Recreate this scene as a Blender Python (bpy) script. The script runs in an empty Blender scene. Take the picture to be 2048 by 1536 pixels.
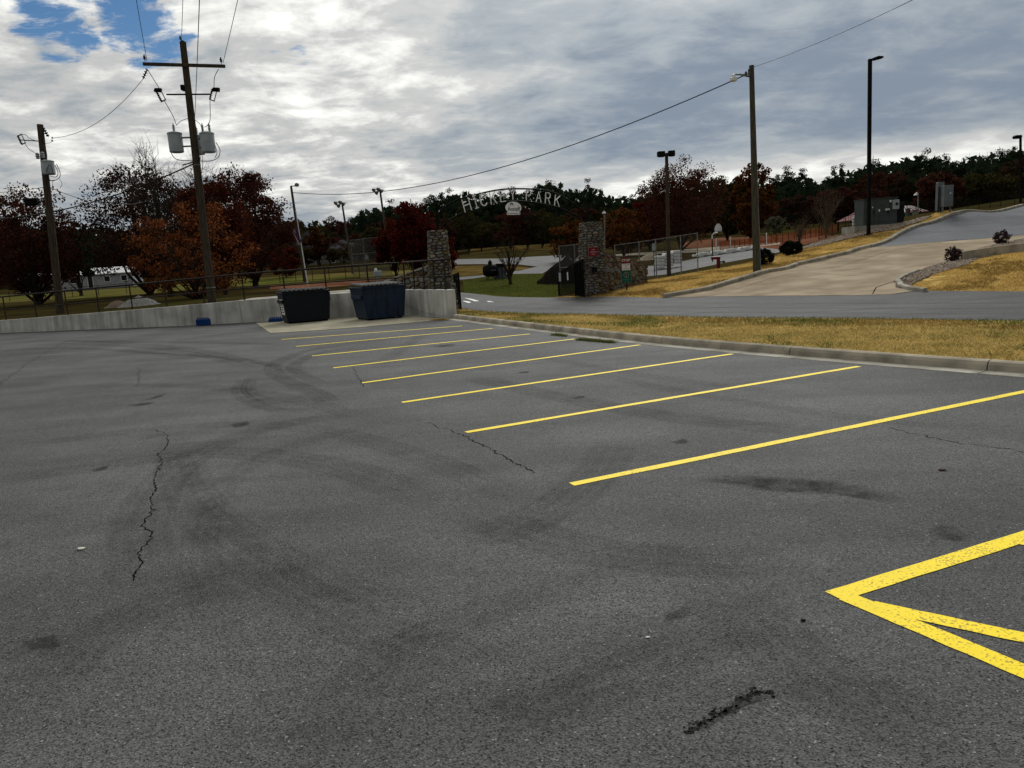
import bpy, bmesh, math, random
import numpy as np
from mathutils import Vector, Matrix
from mathutils.geometry import delaunay_2d_cdt

sc = bpy.context.scene
C = sc.collection
R = math.radians
random.seed(7)

# ------------------------------------------------------------------ camera, sky, sun, exposure
FPX, PITCH, ROLL, EYE = 1470.0, R(9.55), R(-3.5), 2.0
cam = bpy.data.cameras.new('camera')
cam.sensor_width = 36.0
cam.lens = FPX / 2048.0 * 36.0
cam.clip_start, cam.clip_end = 0.1, 5000.0
camo = bpy.data.objects.new('camera', cam)
C.objects.link(camo)
_X0, _U0, _Z0 = Vector((1, 0, 0)), Vector((0, math.sin(PITCH), math.cos(PITCH))), Vector((0, -math.cos(PITCH), math.sin(PITCH)))
_c, _s = math.cos(ROLL), math.sin(ROLL)
_ax, _ay = _c * _X0 + _s * _U0, -_s * _X0 + _c * _U0
camo.matrix_world = Matrix(((_ax.x, _ay.x, _Z0.x, 0), (_ax.y, _ay.y, _Z0.y, 0), (_ax.z, _ay.z, _Z0.z, EYE), (0, 0, 0, 1)))
sc.camera = camo

SUN_EL, SUN_AZ = R(34), R(14)          # azimuth measured from +Y towards +X
EXPOSURE = 1.1
world = bpy.data.worlds.new('World')
sc.world = world
world.use_nodes = True


def build_world():
    nt = world.node_tree
    N, L = nt.nodes, nt.links
    N.clear()

    def nd(t, **k):
        n = N.new(t)
        for a, b in k.items():
            setattr(n, a, b)
        return n

    def mth(op, a, b=None, c=None, clamp=False):
        n = nd('ShaderNodeMath', operation=op, use_clamp=clamp)
        for i, v in enumerate((a, b, c)):
            if v is None:
                continue
            if isinstance(v, (int, float)):
                n.inputs[i].default_value = v
            else:
                L.new(v, n.inputs[i])
        return n.outputs[0]

    def ramp(v, lo, hi, smooth=True):
        n = nd('ShaderNodeMapRange')
        n.interpolation_type = 'SMOOTHSTEP' if smooth else 'LINEAR'
        n.inputs['From Min'].default_value = lo
        n.inputs['From Max'].default_value = hi
        L.new(v, n.inputs['Value'])
        return n.outputs[0]

    def mixc(f, a, b):
        n = nd('ShaderNodeMix', data_type='RGBA')
        for sock, v in ((n.inputs[0], f), (n.inputs[6], a), (n.inputs[7], b)):
            if isinstance(v, tuple):
                sock.default_value = (*v, 1)
            elif isinstance(v, (int, float)):
                sock.default_value = v
            else:
                L.new(v, sock)
        return n.outputs[2]

    def noise(vec, scale, detail=6, rough=0.55, lac=2.0, dist=0.0):
        n = nd('ShaderNodeTexNoise')
        n.inputs['Scale'].default_value = scale
        n.inputs['Detail'].default_value = detail
        n.inputs['Roughness'].default_value = rough
        n.inputs['Lacunarity'].default_value = lac
        n.inputs['Distortion'].default_value = dist
        L.new(vec, n.inputs['Vector'])
        return n.outputs[0]

    tc = nd('ShaderNodeTexCoord')
    sep = nd('ShaderNodeSeparateXYZ')
    L.new(tc.outputs['Generated'], sep.inputs[0])
    dx, dy, dz = sep.outputs
    zz = mth('ADD', mth('MAXIMUM', dz, 0.0), 0.17)
    cx, cy = mth('DIVIDE', dx, zz), mth('DIVIDE', dy, zz)
    comb = nd('ShaderNodeCombineXYZ')
    L.new(cx, comb.inputs[0])
    L.new(cy, comb.inputs[1])
    mp = nd('ShaderNodeMapping')
    mp.inputs['Rotation'].default_value = (0, 0, R(-8))
    mp.inputs['Scale'].default_value = (1.0, 1.25, 1)
    mp.inputs['Location'].default_value = (3.1, 0.4, 0)
    L.new(comb.outputs[0], mp.inputs[0])
    v = mp.outputs[0]
    fine = noise(v, 4.2, 10, 0.60, 2.1, 0.25)
    mid = noise(v, 1.35, 6, 0.52, 2.0, 0.2)
    big = noise(v, 0.33, 3, 0.5, 2.0, 0.2)
    # deck thickness: broken and thin towards -X, a heavier even bank towards +X that lifts off the horizon
    side = ramp(mth('DIVIDE', dx, mth('MAXIMUM', dy, 0.05)), -0.34, 0.30)
    band = mth('MULTIPLY', ramp(dz, 0.075, 0.130), mth('SUBTRACT', 1.0, mth('MULTIPLY', ramp(dz, 0.20, 0.40), 0.55)))
    tex = mth('ADD', mth('MULTIPLY', mth('SUBTRACT', fine, 0.5), 1.05), mth('ADD', mth('MULTIPLY', mth('SUBTRACT', mid, 0.5), 0.85), mth('MULTIPLY', mth('SUBTRACT', big, 0.5), 0.5)))
    tex = mth('MULTIPLY', tex, mth('SUBTRACT', 1.0, mth('MULTIPLY', side, 0.45)))
    thick = mth('ADD', mth('ADD', 0.41, tex), mth('MULTIPLY', mth('MULTIPLY', side, band), 0.46))
    thick = mth('SUBTRACT', thick, mth('MULTIPLY', ramp(dz, 0.22, 0.42), 0.14))
    thick = mth('ADD', thick, mth('MULTIPLY', mth('MULTIPLY', ramp(dz, 0.20, 0.06), mth('SUBTRACT', 0.75, side)), 0.26))

    thick = mth('SUBTRACT', thick, mth('MULTIPLY', mth('MULTIPLY', side, ramp(dz, 0.125, 0.06)), 0.14))

    def bump(px, py, w0, w1):
        x, y = (px - 1024) / FPX, -(py - 768) / FPX
        x, y = x * _c - y * _s, x * _s + y * _c
        d = Vector((x, math.cos(PITCH) + y * math.sin(PITCH), -math.sin(PITCH) + y * math.cos(PITCH))).normalized()
        n = nd('ShaderNodeVectorMath', operation='DOT_PRODUCT')
        L.new(tc.outputs['Generated'], n.inputs[0])
        n.inputs[1].default_value = d
        return ramp(n.outputs['Value'], math.cos(R(w0)), math.cos(R(w1)))
    # the opening of blue in the thin part of the deck
    hole = mth('MAXIMUM', bump(290, 50, 4.6, 0.6), mth('MAXIMUM', mth('MULTIPLY', bump(120, 62, 4.2, 0.8), 0.85), mth('MULTIPLY', bump(10, 170, 4.0, 0.5), 0.62)))
    hole = mth('MAXIMUM', hole, mth('MULTIPLY', bump(575, 118, 3.0, 0.5), 0.62))
    puff = noise(v, 6.5, 9, 0.62, 2.1, 0.3)
    cov = mth('ADD', mth('ADD', mth('MULTIPLY', puff, 0.75), mth('MULTIPLY', mid, 0.35)), mth('SUBTRACT', 0.35, mth('MULTIPLY', hole, 0.52)))
    cover = ramp(cov, 0.42, 0.56)
    sky = nd('ShaderNodeTexSky', sky_type='NISHITA')
    sky.sun_disc = False
    sky.sun_elevation = SUN_EL
    sky.sun_rotation = SUN_AZ
    sky.altitude = 300
    sky.air_density, sky.dust_density, sky.ozone_density = 1.0, 0.3, 3.0
    skyc = nd('ShaderNodeVectorMath', operation='SCALE')
    L.new(sky.outputs[0], skyc.inputs[0])
    skyc.inputs[3].default_value = 0.05
    hs_ = nd('ShaderNodeHueSaturation')
    hs_.inputs['Saturation'].default_value = 1.22
    hs_.inputs['Value'].default_value = 0.62
    L.new(skyc.outputs[0], hs_.inputs['Color'])
    # cloud radiance from thickness, brighter towards the sun, duller away from it
    sd = Vector((math.sin(SUN_AZ) * math.cos(SUN_EL), math.cos(SUN_AZ) * math.cos(SUN_EL), math.sin(SUN_EL)))
    dotn = nd('ShaderNodeVectorMath', operation='DOT_PRODUCT')
    L.new(tc.outputs['Generated'], dotn.inputs[0])
    dotn.inputs[1].default_value = sd
    toward = ramp(dotn.outputs['Value'], -0.35, 0.62)
    glow = mth('POWER', mth('MAXIMUM', dotn.outputs['Value'], 0.0), 9.0)
    t1 = ramp(thick, 0.16, 0.46, False)
    t2 = ramp(thick, 0.46, 0.66)
    t3 = ramp(thick, 0.62, 0.92)
    col = mixc(t1, (0.55, 0.547, 0.515), (0.25, 0.253, 0.25))
    col = mixc(t2, col, (0.170, 0.187, 0.200))
    col = mixc(t3, col, (0.106, 0.130, 0.163))
    gl = mth('MULTIPLY', glow, mth('SUBTRACT', 1.0, mth('MULTIPLY', t3, 0.7)))
    colg = nd('ShaderNodeVectorMath', operation='SCALE')
    L.new(col, colg.inputs[0])
    L.new(mth('MULTIPLY', mth('ADD', 0.50, mth('MULTIPLY', toward, 0.50)), mth('ADD', 1.0, mth('MULTIPLY', gl, 0.45))), colg.inputs[3])
    out = mixc(cover, hs_.outputs[0], colg.outputs[0])
    bg = nd('ShaderNodeBackground')
    bg.inputs['Strength'].default_value = 1.0
    L.new(out, bg.inputs[0])
    wo = nd('ShaderNodeOutputWorld')
    L.new(bg.outputs[0], wo.inputs[0])


build_world()
sun = bpy.data.lights.new('sun', 'SUN')
sun.energy = 1.35
sun.angle = R(26)
sun.color = (1.0, 0.985, 0.955)
suno = bpy.data.objects.new('sun', sun)
C.objects.link(suno)
suno.rotation_euler = (math.pi / 2 - SUN_EL, 0, math.pi - SUN_AZ)
suno.location = (40, 160, 110)
sc.view_settings.view_transform = 'Standard'
sc.view_settings.look = 'None'
sc.view_settings.gamma = 1.0
sc.view_settings.exposure = EXPOSURE
sc.view_settings.use_curve_mapping = False
sc.cycles.max_bounces = 6
sc.cycles.transparent_max_bounces = 16


# ------------------------------------------------------------------ pixel directions -> places
def ray(px, py):
    x, y = (px - 1024) / FPX, -(py - 768) / FPX
    x, y = x * _c - y * _s, x * _s + y * _c
    return Vector((x, math.cos(PITCH) + y * math.sin(PITCH), -math.sin(PITCH) + y * math.cos(PITCH)))


def at_z(px, py, z=0.0):
    d = ray(px, py)
    t = (z - EYE) / d.z
    return Vector((d.x * t, d.y * t, z))


def at_y(px, py, Y):
    d = ray(px, py)
    t = Y / d.y
    return Vector((d.x * t, Y, EYE + d.z * t))


def proj(p):
    v = camo.matrix_world.inverted() @ Vector(p)
    return (1024 + FPX * v.x / -v.z, 768 - FPX * v.y / -v.z)


# ground heights: each entry is a pixel on bare ground with its distance in metres
_ctrl = []
for px, py, Y in [
    # behind the retaining wall and the ball fields
    (0, 640, 38), (60, 634, 38), (160, 625, 36.5), (330, 612, 35), (420, 605, 34), (560, 594, 34), (690, 583, 34), (760, 578, 33.5),
    (79, 610, 52), (0, 606, 80), (290, 584, 80), (400, 597, 43), (535, 577, 55), (200, 577, 125), (0, 585, 140),
    (640, 572, 58), (700, 565, 62), (640, 548, 100), (650, 527, 150), (780, 551, 80), (560, 552, 100), (830, 548, 70),
    (820, 575, 36), (860, 578, 38),
    # road and gate
    (2048, 641, 0), (1653, 635, 0), (1134, 627, 0), (926, 618, 0), (2048, 584, 0), (1700, 590, 0), (1330, 594, 0), (1110, 594, 0), (930, 600, 0),
    (1000, 590, 0), (1165, 592, 0), (905, 626, 0), (1250, 640, 0), (1500, 655, 0), (1800, 680, 0), (940, 610, 0),
    # the park beyond the gate
    (1020, 568, 54), (1100, 570, 54), (940, 575, 54), (1000, 548, 68), (920, 558, 66), (1140, 548, 66), (988, 557, 61), (960, 530, 84), (1070, 527, 84), (1000, 513, 108),
    (1050, 490, 150), (920, 500, 150), (1150, 500, 110),
    # bank right of the gate, driveway hill
    (1253, 580, 36.3), (1210, 584, 37), (1330, 572, 37), (1400, 549, 42), (1437, 539, 45), (1512, 546, 36), (1300, 558, 46), (1340, 549, 50),
    (1420, 525, 60), (1560, 506, 62), (1340, 512, 76), (1480, 497, 82), (1600, 478, 95), (1400, 472, 150), (1600, 458, 150), (1700, 462, 85),
    (1567, 540, 38.7), (1726, 493, 45.4), (1846, 449, 52), (1936, 424, 58.8), (2009, 413, 65.5), (2048, 409, 70),
    (1620, 506, 47), (1700, 478, 51), (1770, 448, 52), (1885, 421, 55.5), (1660, 500, 44),
    (1839, 545, 31.4), (1947, 508, 36), (1905, 524, 33.8), (2000, 490, 39), (2048, 478, 42), (2048, 506, 31), (1960, 540, 28), (1860, 577, 26), (2048, 560, 25.5),
    (2048, 430, 56), (1980, 452, 50),
]:
    _ctrl.append(at_z(px, py, 0) if Y == 0 else at_y(px, py, Y))
_ctrl += [Vector(p) for p in [(20, 8, 0), (30, 0, 0), (24, 14, 0), (35, 5, 0.1), (45, 20, 1.2), (60, 40, 3.6), (90, 60, 5), (60, 90, 5.5), (120, 120, 7), (-60, 48, .3), (-80, 80, .9),
                              (-120, 160, 2), (-40, 200, 4.5), (40, 220, 7), (140, 200, 8), (-300, 330, 16), (0, 400, 28), (300, 330, 26), (-150, 420, 26), (160, 420, 30), (0, 900, 30), (900, 900, 30), (-900, 900, 30), (-10, 20, 0), (0, 15, 0), (300, 30, 5), (-300, 60, 1), (-40, 42, .45)]]
_CP = np.array([(p.x, p.y) for p in _ctrl])
_CZ = np.array([p.z for p in _ctrl])


def _phi(r2):
    return np.sqrt(r2 + 6.0)


_n = len(_CP)
_A = np.zeros((_n + 1, _n + 1))
_A[:_n, :_n] = _phi(((_CP[:, None] - _CP[None]) ** 2).sum(-1)) - 1e-9
_A[:_n, :_n] -= np.eye(_n) * 0.25
_A[:_n, _n] = 1
_A[_n, :_n] = 1
_Wt = np.linalg.solve(_A, np.append(_CZ, 0))


def terr_many(P):
    P = np.asarray(P, float)
    out = np.empty(len(P))
    for i in range(0, len(P), 4000):
        q = P[i:i + 4000]
        out[i:i + 4000] = _phi(((q[:, None] - _CP[None]) ** 2).sum(-1)) @ _Wt[:_n] + _Wt[_n]
    return np.clip(out, -0.05, 45)


def terr(x, y):
    return float(terr_many([(x, y)])[0])


def G(px, Y, py0=540):
    """ground point seen at column px, at distance Y"""
    py = py0
    for _ in range(4):
        p = at_y(px, py, Y)
        p.z = terr(p.x, p.y)
        py = proj(p)[1]
    return p


def T(px, py, y0=24.0, y1=330.0):
    """first ground point along a pixel's direction"""
    d = ray(px, py)
    ys = np.concatenate([np.arange(y0, 110, 0.4), np.arange(110, y1, 1.5)])
    pts = np.stack([d.x / d.y * ys, ys], 1)
    h = EYE + d.z / d.y * ys - terr_many(pts)
    k = np.where(h < 0)[0]
    i = int(k[0]) if len(k) else int(np.argmin(h))
    if i > 0 and len(k):
        a = h[i - 1] / (h[i - 1] - h[i])
        Y = ys[i - 1] + a * (ys[i] - ys[i - 1])
    else:
        Y = ys[i]
    p = at_y(px, py, float(Y))
    p.z = terr(p.x, p.y)
    return p


# ------------------------------------------------------------------ materials
_mats = {}


def new_mat(name):
    m = bpy.data.materials.new(name)
    m.use_nodes = True
    nt = m.node_tree
    return m, nt, nt.nodes['Principled BSDF']


def pm(name, c1, c2=None, scale=3.0, rough=0.8, metal=0.0, bump=0.0, bscale=40.0, detail=6.0, lo=0.35, hi=0.65, stretch=(1, 1, 1), c3=None, s3=0.3, spec=0.12, obj_coords=True, bdist=0.01):
    """two or three tones mixed by noise, with optional fine relief"""
    if name in _mats:
        return _mats[name]
    m, nt, b = new_mat(name)
    N, L = nt.nodes, nt.links
    tc = N.new('ShaderNodeTexCoord')
    mp = N.new('ShaderNodeMapping')
    mp.inputs['Scale'].default_value = stretch
    if obj_coords:
        L.new(tc.outputs['Object'], mp.inputs[0])
    else:
        g = N.new('ShaderNodeNewGeometry')
        L.new(g.outputs['Position'], mp.inputs[0])
    b.inputs['Roughness'].default_value = rough
    b.inputs['Metallic'].default_value = metal
    b.inputs['Specular IOR Level'].default_value = 0.0 if rough >= .9 else spec

    def noi(s, d):
        n = N.new('ShaderNodeTexNoise')
        n.inputs['Scale'].default_value = s
        n.inputs['Detail'].default_value = d
        L.new(mp.outputs[0], n.inputs['Vector'])
        return n.outputs[0]

    def rmp(v, a, c):
        n = N.new('ShaderNodeMapRange')
        n.inputs['From Min'].default_value = a
        n.inputs['From Max'].default_value = c
        L.new(v, n.inputs['Value'])
        return n.outputs[0]

    def mx(f, a, c):
        n = N.new('ShaderNodeMix')
        n.data_type = 'RGBA'
        L.new(f, n.inputs[0])
        for s, v in ((n.inputs[6], a), (n.inputs[7], c)):
            if isinstance(v, tuple):
                s.default_value = (*v, 1)
            else:
                L.new(v, s)
        return n.outputs[2]

    if c2 is None:
        c2 = tuple(min(1, x * 1.25) for x in c1)
        c1 = tuple(x * 0.82 for x in c1)
    out = mx(rmp(noi(scale, detail), lo, hi), c1, c2)
    if c3 is not None:
        out = mx(rmp(noi(scale * s3, 4), 0.42, 0.66), out, c3)
    L.new(out, b.inputs['Base Color'])
    if bump:
        bn = N.new('ShaderNodeBump')
        bn.inputs['Strength'].default_value = bump
        bn.inputs['Distance'].default_value = bdist
        L.new(noi(bscale, 4), bn.inputs['Height'])
        L.new(bn.outputs[0], b.inputs['Normal'])
    _mats[name] = m
    return m


def leaf_mat(name, cols, trans=0.3):
    if name in _mats:
        return _mats[name]
    m = bpy.data.materials.new(name)
    m.use_nodes = True
    nt = m.node_tree
    N, L = nt.nodes, nt.links
    N.clear()
    g = N.new('ShaderNodeNewGeometry')
    cr = N.new('ShaderNodeValToRGB')
    cr.color_ramp.interpolation = 'LINEAR'
    el = cr.color_ramp.elements
    while len(el) < len(cols):
        el.new(0.5)
    for i, c in enumerate(cols):
        el[i].position = i / max(1, len(cols) - 1)
        el[i].color = (*c, 1)
    L.new(g.outputs['Random Per Island'], cr.inputs[0])
    d = N.new('ShaderNodeBsdfDiffuse')
    t = N.new('ShaderNodeBsdfTranslucent')
    mx = N.new('ShaderNodeMixShader')
    mx.inputs[0].default_value = trans
    L.new(cr.outputs[0], d.inputs[0])
    L.new(cr.outputs[0], t.inputs[0])
    L.new(d.outputs[0], mx.inputs[1])
    L.new(t.outputs[0], mx.inputs[2])
    o = N.new('ShaderNodeOutputMaterial')
    L.new(mx.outputs[0], o.inputs[0])
    _mats[name] = m
    return m


def net_mat(name, col, dens):
    """woven wire or plastic netting, finer than the picture can show"""
    if name in _mats:
        return _mats[name]
    m = bpy.data.materials.new(name)
    m.use_nodes = True
    nt = m.node_tree
    N, L = nt.nodes, nt.links
    N.clear()
    d = N.new('ShaderNodeBsdfDiffuse')
    d.inputs[0].default_value = (*col, 1)
    t = N.new('ShaderNodeBsdfTransparent')
    mx = N.new('ShaderNodeMixShader')
    mx.inputs[0].default_value = dens
    L.new(t.outputs[0], mx.inputs[1])
    L.new(d.outputs[0], mx.inputs[2])
    o = N.new('ShaderNodeOutputMaterial')
    L.new(mx.outputs[0], o.inputs[0])
    _mats[name] = m
    return m


def nodes_of(m):
    return m.node_tree.nodes, m.node_tree.links


def asphalt_mat(name, dark, light, speck=True, coarse=1.0, rot=28, streak=0.55):
    m, nt, b = new_mat(name)
    N, L = nt.nodes, nt.links
    g = N.new('ShaderNodeNewGeometry')
    pos = g.outputs['Position']

    def noi(s, d, r=0.5, vec=pos):
        n = N.new('ShaderNodeTexNoise')
        n.inputs['Scale'].default_value = s
        n.inputs['Detail'].default_value = d
        n.inputs['Roughness'].default_value = r
        L.new(vec, n.inputs['Vector'])
        return n.outputs[0]

    def rmp(v, a, c, t0=0.0, t1=1.0):
        n = N.new('ShaderNodeMapRange')
        for k, x in zip(('From Min', 'From Max', 'To Min', 'To Max'), (a, c, t0, t1)):
            n.inputs[k].default_value = x
        L.new(v, n.inputs['Value'])
        return n.outputs[0]

    def mx(f, a, c, bt='MIX'):
        n = N.new('ShaderNodeMix')
        n.data_type = 'RGBA'
        n.blend_type = bt
        for s, v in ((n.inputs[0], f), (n.inputs[6], a), (n.inputs[7], c)):
            if isinstance(v, tuple):
                s.default_value = (*v, 1)
            elif isinstance(v, (int, float)):
                s.default_value = v
            else:
                L.new(v, s)
        return n.outputs[2]

    base = mx(rmp(noi(0.35, 7, 0.62), 0.34, 0.66), dark, light)
    # traffic-polished lanes and blotches
    mp = N.new('ShaderNodeMapping')
    mp.inputs['Rotation'].default_value = (0, 0, R(rot))
    mp.inputs['Scale'].default_value = (0.25, 1.3, 1)
    L.new(pos, mp.inputs[0])
    base = mx(rmp(noi(1.0, 5, 0.6, mp.outputs[0]), 0.42, 0.75, 0, streak), base, tuple(x * 0.62 for x in dark))
    blot = noi(0.9, 3, 0.5)
    base = mx(rmp(blot, 0.66, 0.80, 0, 0.55), base, tuple(x * 0.55 for x in dark))
    vor = N.new('ShaderNodeTexVoronoi')
    vor.inputs['Scale'].default_value = 125.0 * coarse
    L.new(pos, vor.inputs['Vector'])
    sepc = N.new('ShaderNodeSeparateColor')
    L.new(vor.outputs['Color'], sepc.inputs[0])
    grain = rmp(sepc.outputs[0], 0.0, 1.0, 0.40, 1.62)
    gn = N.new('ShaderNodeVectorMath')
    gn.operation = 'SCALE'
    L.new(base, gn.inputs[0])
    L.new(grain, gn.inputs[3])
    col = gn.outputs[0]
    if speck:
        col = mx(rmp(sepc.outputs[1], 0.993, 0.996), col, (0.24, 0.235, 0.22))
        col = mx(rmp(sepc.outputs[2], 0.965, 0.98), col, (0.012, 0.012, 0.012))
    L.new(col, b.inputs['Base Color'])
    b.inputs['Roughness'].default_value = 0.82
    b.inputs['Specular IOR Level'].default_value = 0.10
    bn = N.new('ShaderNodeBump')
    bn.inputs['Strength'].default_value = 0.6
    bn.inputs['Distance'].default_value = 0.006
    L.new(vor.outputs['Distance'], bn.inputs['Height'])
    L.new(bn.outputs[0], b.inputs['Normal'])
    return m


M_ASPH = asphalt_mat('asphalt_lot', (0.057, 0.0590, 0.0572), (0.103, 0.1055, 0.1025))
M_ROAD = asphalt_mat('asphalt_road', (0.048, 0.049, 0.050), (0.080, 0.080, 0.080), coarse=0.8, rot=48, streak=0.9)
M_NEWASPH = asphalt_mat('asphalt_upper', (0.058, 0.064, 0.075), (0.088, 0.094, 0.105), coarse=0.7)


def paint_mat(name, col, chip=0.545):
    m, nt, b = new_mat(name)
    N, L = nt.nodes, nt.links
    g = N.new('ShaderNodeNewGeometry')
    n1 = N.new('ShaderNodeTexNoise')
    n1.inputs['Scale'].default_value = 60
    n1.inputs['Detail'].default_value = 5
    n2 = N.new('ShaderNodeTexNoise')
    n2.inputs['Scale'].default_value = 2.2
    n2.inputs['Detail'].default_value = 4
    for n in (n1, n2):
        L.new(g.outputs['Position'], n.inputs['Vector'])
    add = N.new('ShaderNodeMath')
    add.operation = 'MULTIPLY_ADD'
    L.new(n2.outputs[0], add.inputs[0])
    add.inputs[1].default_value = 0.30
    L.new(n1.outputs[0], add.inputs[2])
    mr = N.new('ShaderNodeMapRange')
    mr.inputs['From Min'].default_value = chip + 0.17
    mr.inputs['From Max'].default_value = chip + 0.23
    L.new(add.outputs[0], mr.inputs['Value'])
    tone = N.new('ShaderNodeMix')
    tone.data_type = 'RGBA'
    L.new(n2.outputs[0], tone.inputs[0])
    tone.inputs[6].default_value = (*[c * 0.86 for c in col], 1)
    tone.inputs[7].default_value = (*[min(1, c * 1.12) for c in col], 1)
    mx = N.new('ShaderNodeMix')
    mx.data_type = 'RGBA'
    L.new(mr.outputs[0], mx.inputs[0])
    L.new(tone.outputs[2], mx.inputs[6])
    mx.inputs[7].default_value = (col[0] * 0.42, col[1] * 0.40, 0.02, 1)
    L.new(mx.outputs[2], b.inputs['Base Color'])
    b.inputs['Roughness'].default_value = 0.7
    b.inputs['Specular IOR Level'].default_value = 0.2
    bn = N.new('ShaderNodeBump')
    bn.inputs['Strength'].default_value = 0.5
    bn.inputs['Distance'].default_value = 0.004
    L.new(n1.outputs[0], bn.inputs['Height'])
    L.new(bn.outputs[0], b.inputs['Normal'])
    return m


M_YELLOW = paint_mat('yellow_line_paint', (0.84, 0.64, 0.006))
M_WHITEPAINT = paint_mat('white_line_paint', (0.62, 0.62, 0.6))


def stain_mat(name, col, strength, scale=3.0):
    """rubber, oil or tar lying on the asphalt, patchy so that the stone shows through"""
    m = bpy.data.materials.new(name)
    m.use_nodes = True
    nt = m.node_tree
    N, L = nt.nodes, nt.links
    N.clear()
    at = N.new('ShaderNodeAttribute')
    at.attribute_name = 'edge'
    g = N.new('ShaderNodeNewGeometry')
    n = N.new('ShaderNodeTexNoise')
    n.inputs['Scale'].default_value = scale
    n.inputs['Detail'].default_value = 7
    n.inputs['Roughness'].default_value = 0.7
    L.new(g.outputs['Position'], n.inputs['Vector'])
    mr = N.new('ShaderNodeMapRange')
    mr.inputs['From Min'].default_value = 0.25
    mr.inputs['From Max'].default_value = 0.7
    L.new(n.outputs[0], mr.inputs['Value'])
    mu = N.new('ShaderNodeMath')
    mu.operation = 'MULTIPLY'
    L.new(mr.outputs[0], mu.inputs[0])
    L.new(at.outputs['Fac'], mu.inputs[1])
    m2 = N.new('ShaderNodeMath')
    m2.operation = 'MULTIPLY'
    m2.use_clamp = True
    L.new(mu.outputs[0], m2.inputs[0])
    m2.inputs[1].default_value = strength
    d = N.new('ShaderNodeBsdfDiffuse')
    d.inputs[0].default_value = (*col, 1)
    t = N.new('ShaderNodeBsdfTransparent')
    mx = N.new('ShaderNodeMixShader')
    L.new(m2.outputs[0], mx.inputs[0])
    L.new(t.outputs[0], mx.inputs[1])
    L.new(d.outputs[0], mx.inputs[2])
    o = N.new('ShaderNodeOutputMaterial')
    L.new(mx.outputs[0], o.inputs[0])
    return m


M_RUBBER = stain_mat('tyre_rubber', (0.022, 0.022, 0.022), 0.34, 2.6)
M_OIL = stain_mat('oil_stain', (0.016, 0.015, 0.014), 0.55, 5.0)

M_CONC = pm('concrete', (0.27, 0.255, 0.22), (0.40, 0.38, 0.33), 0.7, 0.9, bump=0.25, bscale=60, c3=(0.2, 0.19, 0.16), s3=3.0)
M_KERB = pm('kerb_concrete', (0.28, 0.25, 0.195), (0.40, 0.36, 0.285), 1.1, 0.9, bump=0.3, bscale=50, c3=(0.2, 0.18, 0.145), s3=2.2)
M_DRIVE = pm('drive_concrete', (0.25, 0.205, 0.147), (0.37, 0.31, 0.228), 0.5, 0.9, bump=0.15, bscale=60, stretch=(1, 1, 1), obj_coords=False, detail=9, c3=(0.235, 0.195, 0.142), s3=1.7)
M_PAD = pm('pad_concrete', (0.25, 0.235, 0.175), (0.34, 0.32, 0.245), 0.8, 0.9, c3=(0.24, 0.22, 0.17), s3=2.5, obj_coords=False)


def wall_mat():
    m, nt, b = new_mat('stained_wall_concrete')
    N, L = nt.nodes, nt.links
    g = N.new('ShaderNodeNewGeometry')
    mp = N.new('ShaderNodeMapping')
    mp.inputs['Scale'].default_value = (3.4, 3.4, 0.28)
    L.new(g.outputs['Position'], mp.inputs[0])
    n1 = N.new('ShaderNodeTexNoise')
    n1.inputs['Scale'].default_value = 1.0
    n1.inputs['Detail'].default_value = 6
    L.new(mp.outputs[0], n1.inputs['Vector'])
    n2 = N.new('ShaderNodeTexNoise')
    n2.inputs['Scale'].default_value = 1.4
    n2.inputs['Detail'].default_value = 8
    L.new(g.outputs['Position'], n2.inputs['Vector'])
    cr = N.new('ShaderNodeValToRGB')
    e = cr.color_ramp.elements
    e[0].position, e[0].color = 0.32, (0.34, 0.337, 0.312, 1)
    e[1].position, e[1].color = 0.60, (0.60, 0.59, 0.55, 1)
    L.new(n1.outputs[0], cr.inputs[0])
    mx = N.new('ShaderNodeMix')
    mx.data_type = 'RGBA'
    mx.blend_type = 'MULTIPLY'
    mx.inputs[0].default_value = 0.8
    L.new(cr.outputs[0], mx.inputs[6])
    c2 = N.new('ShaderNodeValToRGB')
    c2.color_ramp.elements[0].position, c2.color_ramp.elements[0].color = 0.3, (0.55, 0.55, 0.53, 1)
    c2.color_ramp.elements[1].position, c2.color_ramp.elements[1].color = 0.62, (1, 1, 1, 1)
    L.new(n2.outputs[0], c2.inputs[0])
    L.new(c2.outputs[0], mx.inputs[7])
    L.new(mx.outputs[2], b.inputs['Base Color'])
    b.inputs['Roughness'].default_value = 0.92
    bn = N.new('ShaderNodeBump')
    bn.inputs['Strength'].default_value = 0.3
    bn.inputs['Distance'].default_value = 0.01
    L.new(n2.outputs[0], bn.inputs['Height'])
    L.new(bn.outputs[0], b.inputs['Normal'])
    return m


M_WALL = wall_mat()
M_DRY = pm('dry_grass', (0.26, 0.16, 0.045), (0.60, 0.43, 0.15), 2.6, 0.95, bump=1.0, bscale=7, detail=9, c3=(0.24, 0.145, 0.04), s3=0.25, obj_coords=False, bdist=0.16, lo=.38, hi=.62)
M_DRYFAR = pm('far_dry_grass', (0.05, 0.036, 0.012), (0.115, 0.078, 0.026), 0.6, 0.95, detail=9, obj_coords=False)
M_STRIP = pm('strip_grass', (0.20, 0.14, 0.042), (0.46, 0.335, 0.12), 2.2, 0.95, bump=0.9, bscale=26, detail=9, c3=(0.085, 0.085, 0.022), s3=0.30, obj_coords=False, bdist=0.05)
M_GREEN = pm('green_lawn', (0.032, 0.045, 0.010), (0.075, 0.09, 0.020), 0.5, 0.95, bump=0.8, bscale=20, detail=9, c3=(0.13, 0.10, 0.03), s3=0.35, obj_coords=False, bdist=0.05)
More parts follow.
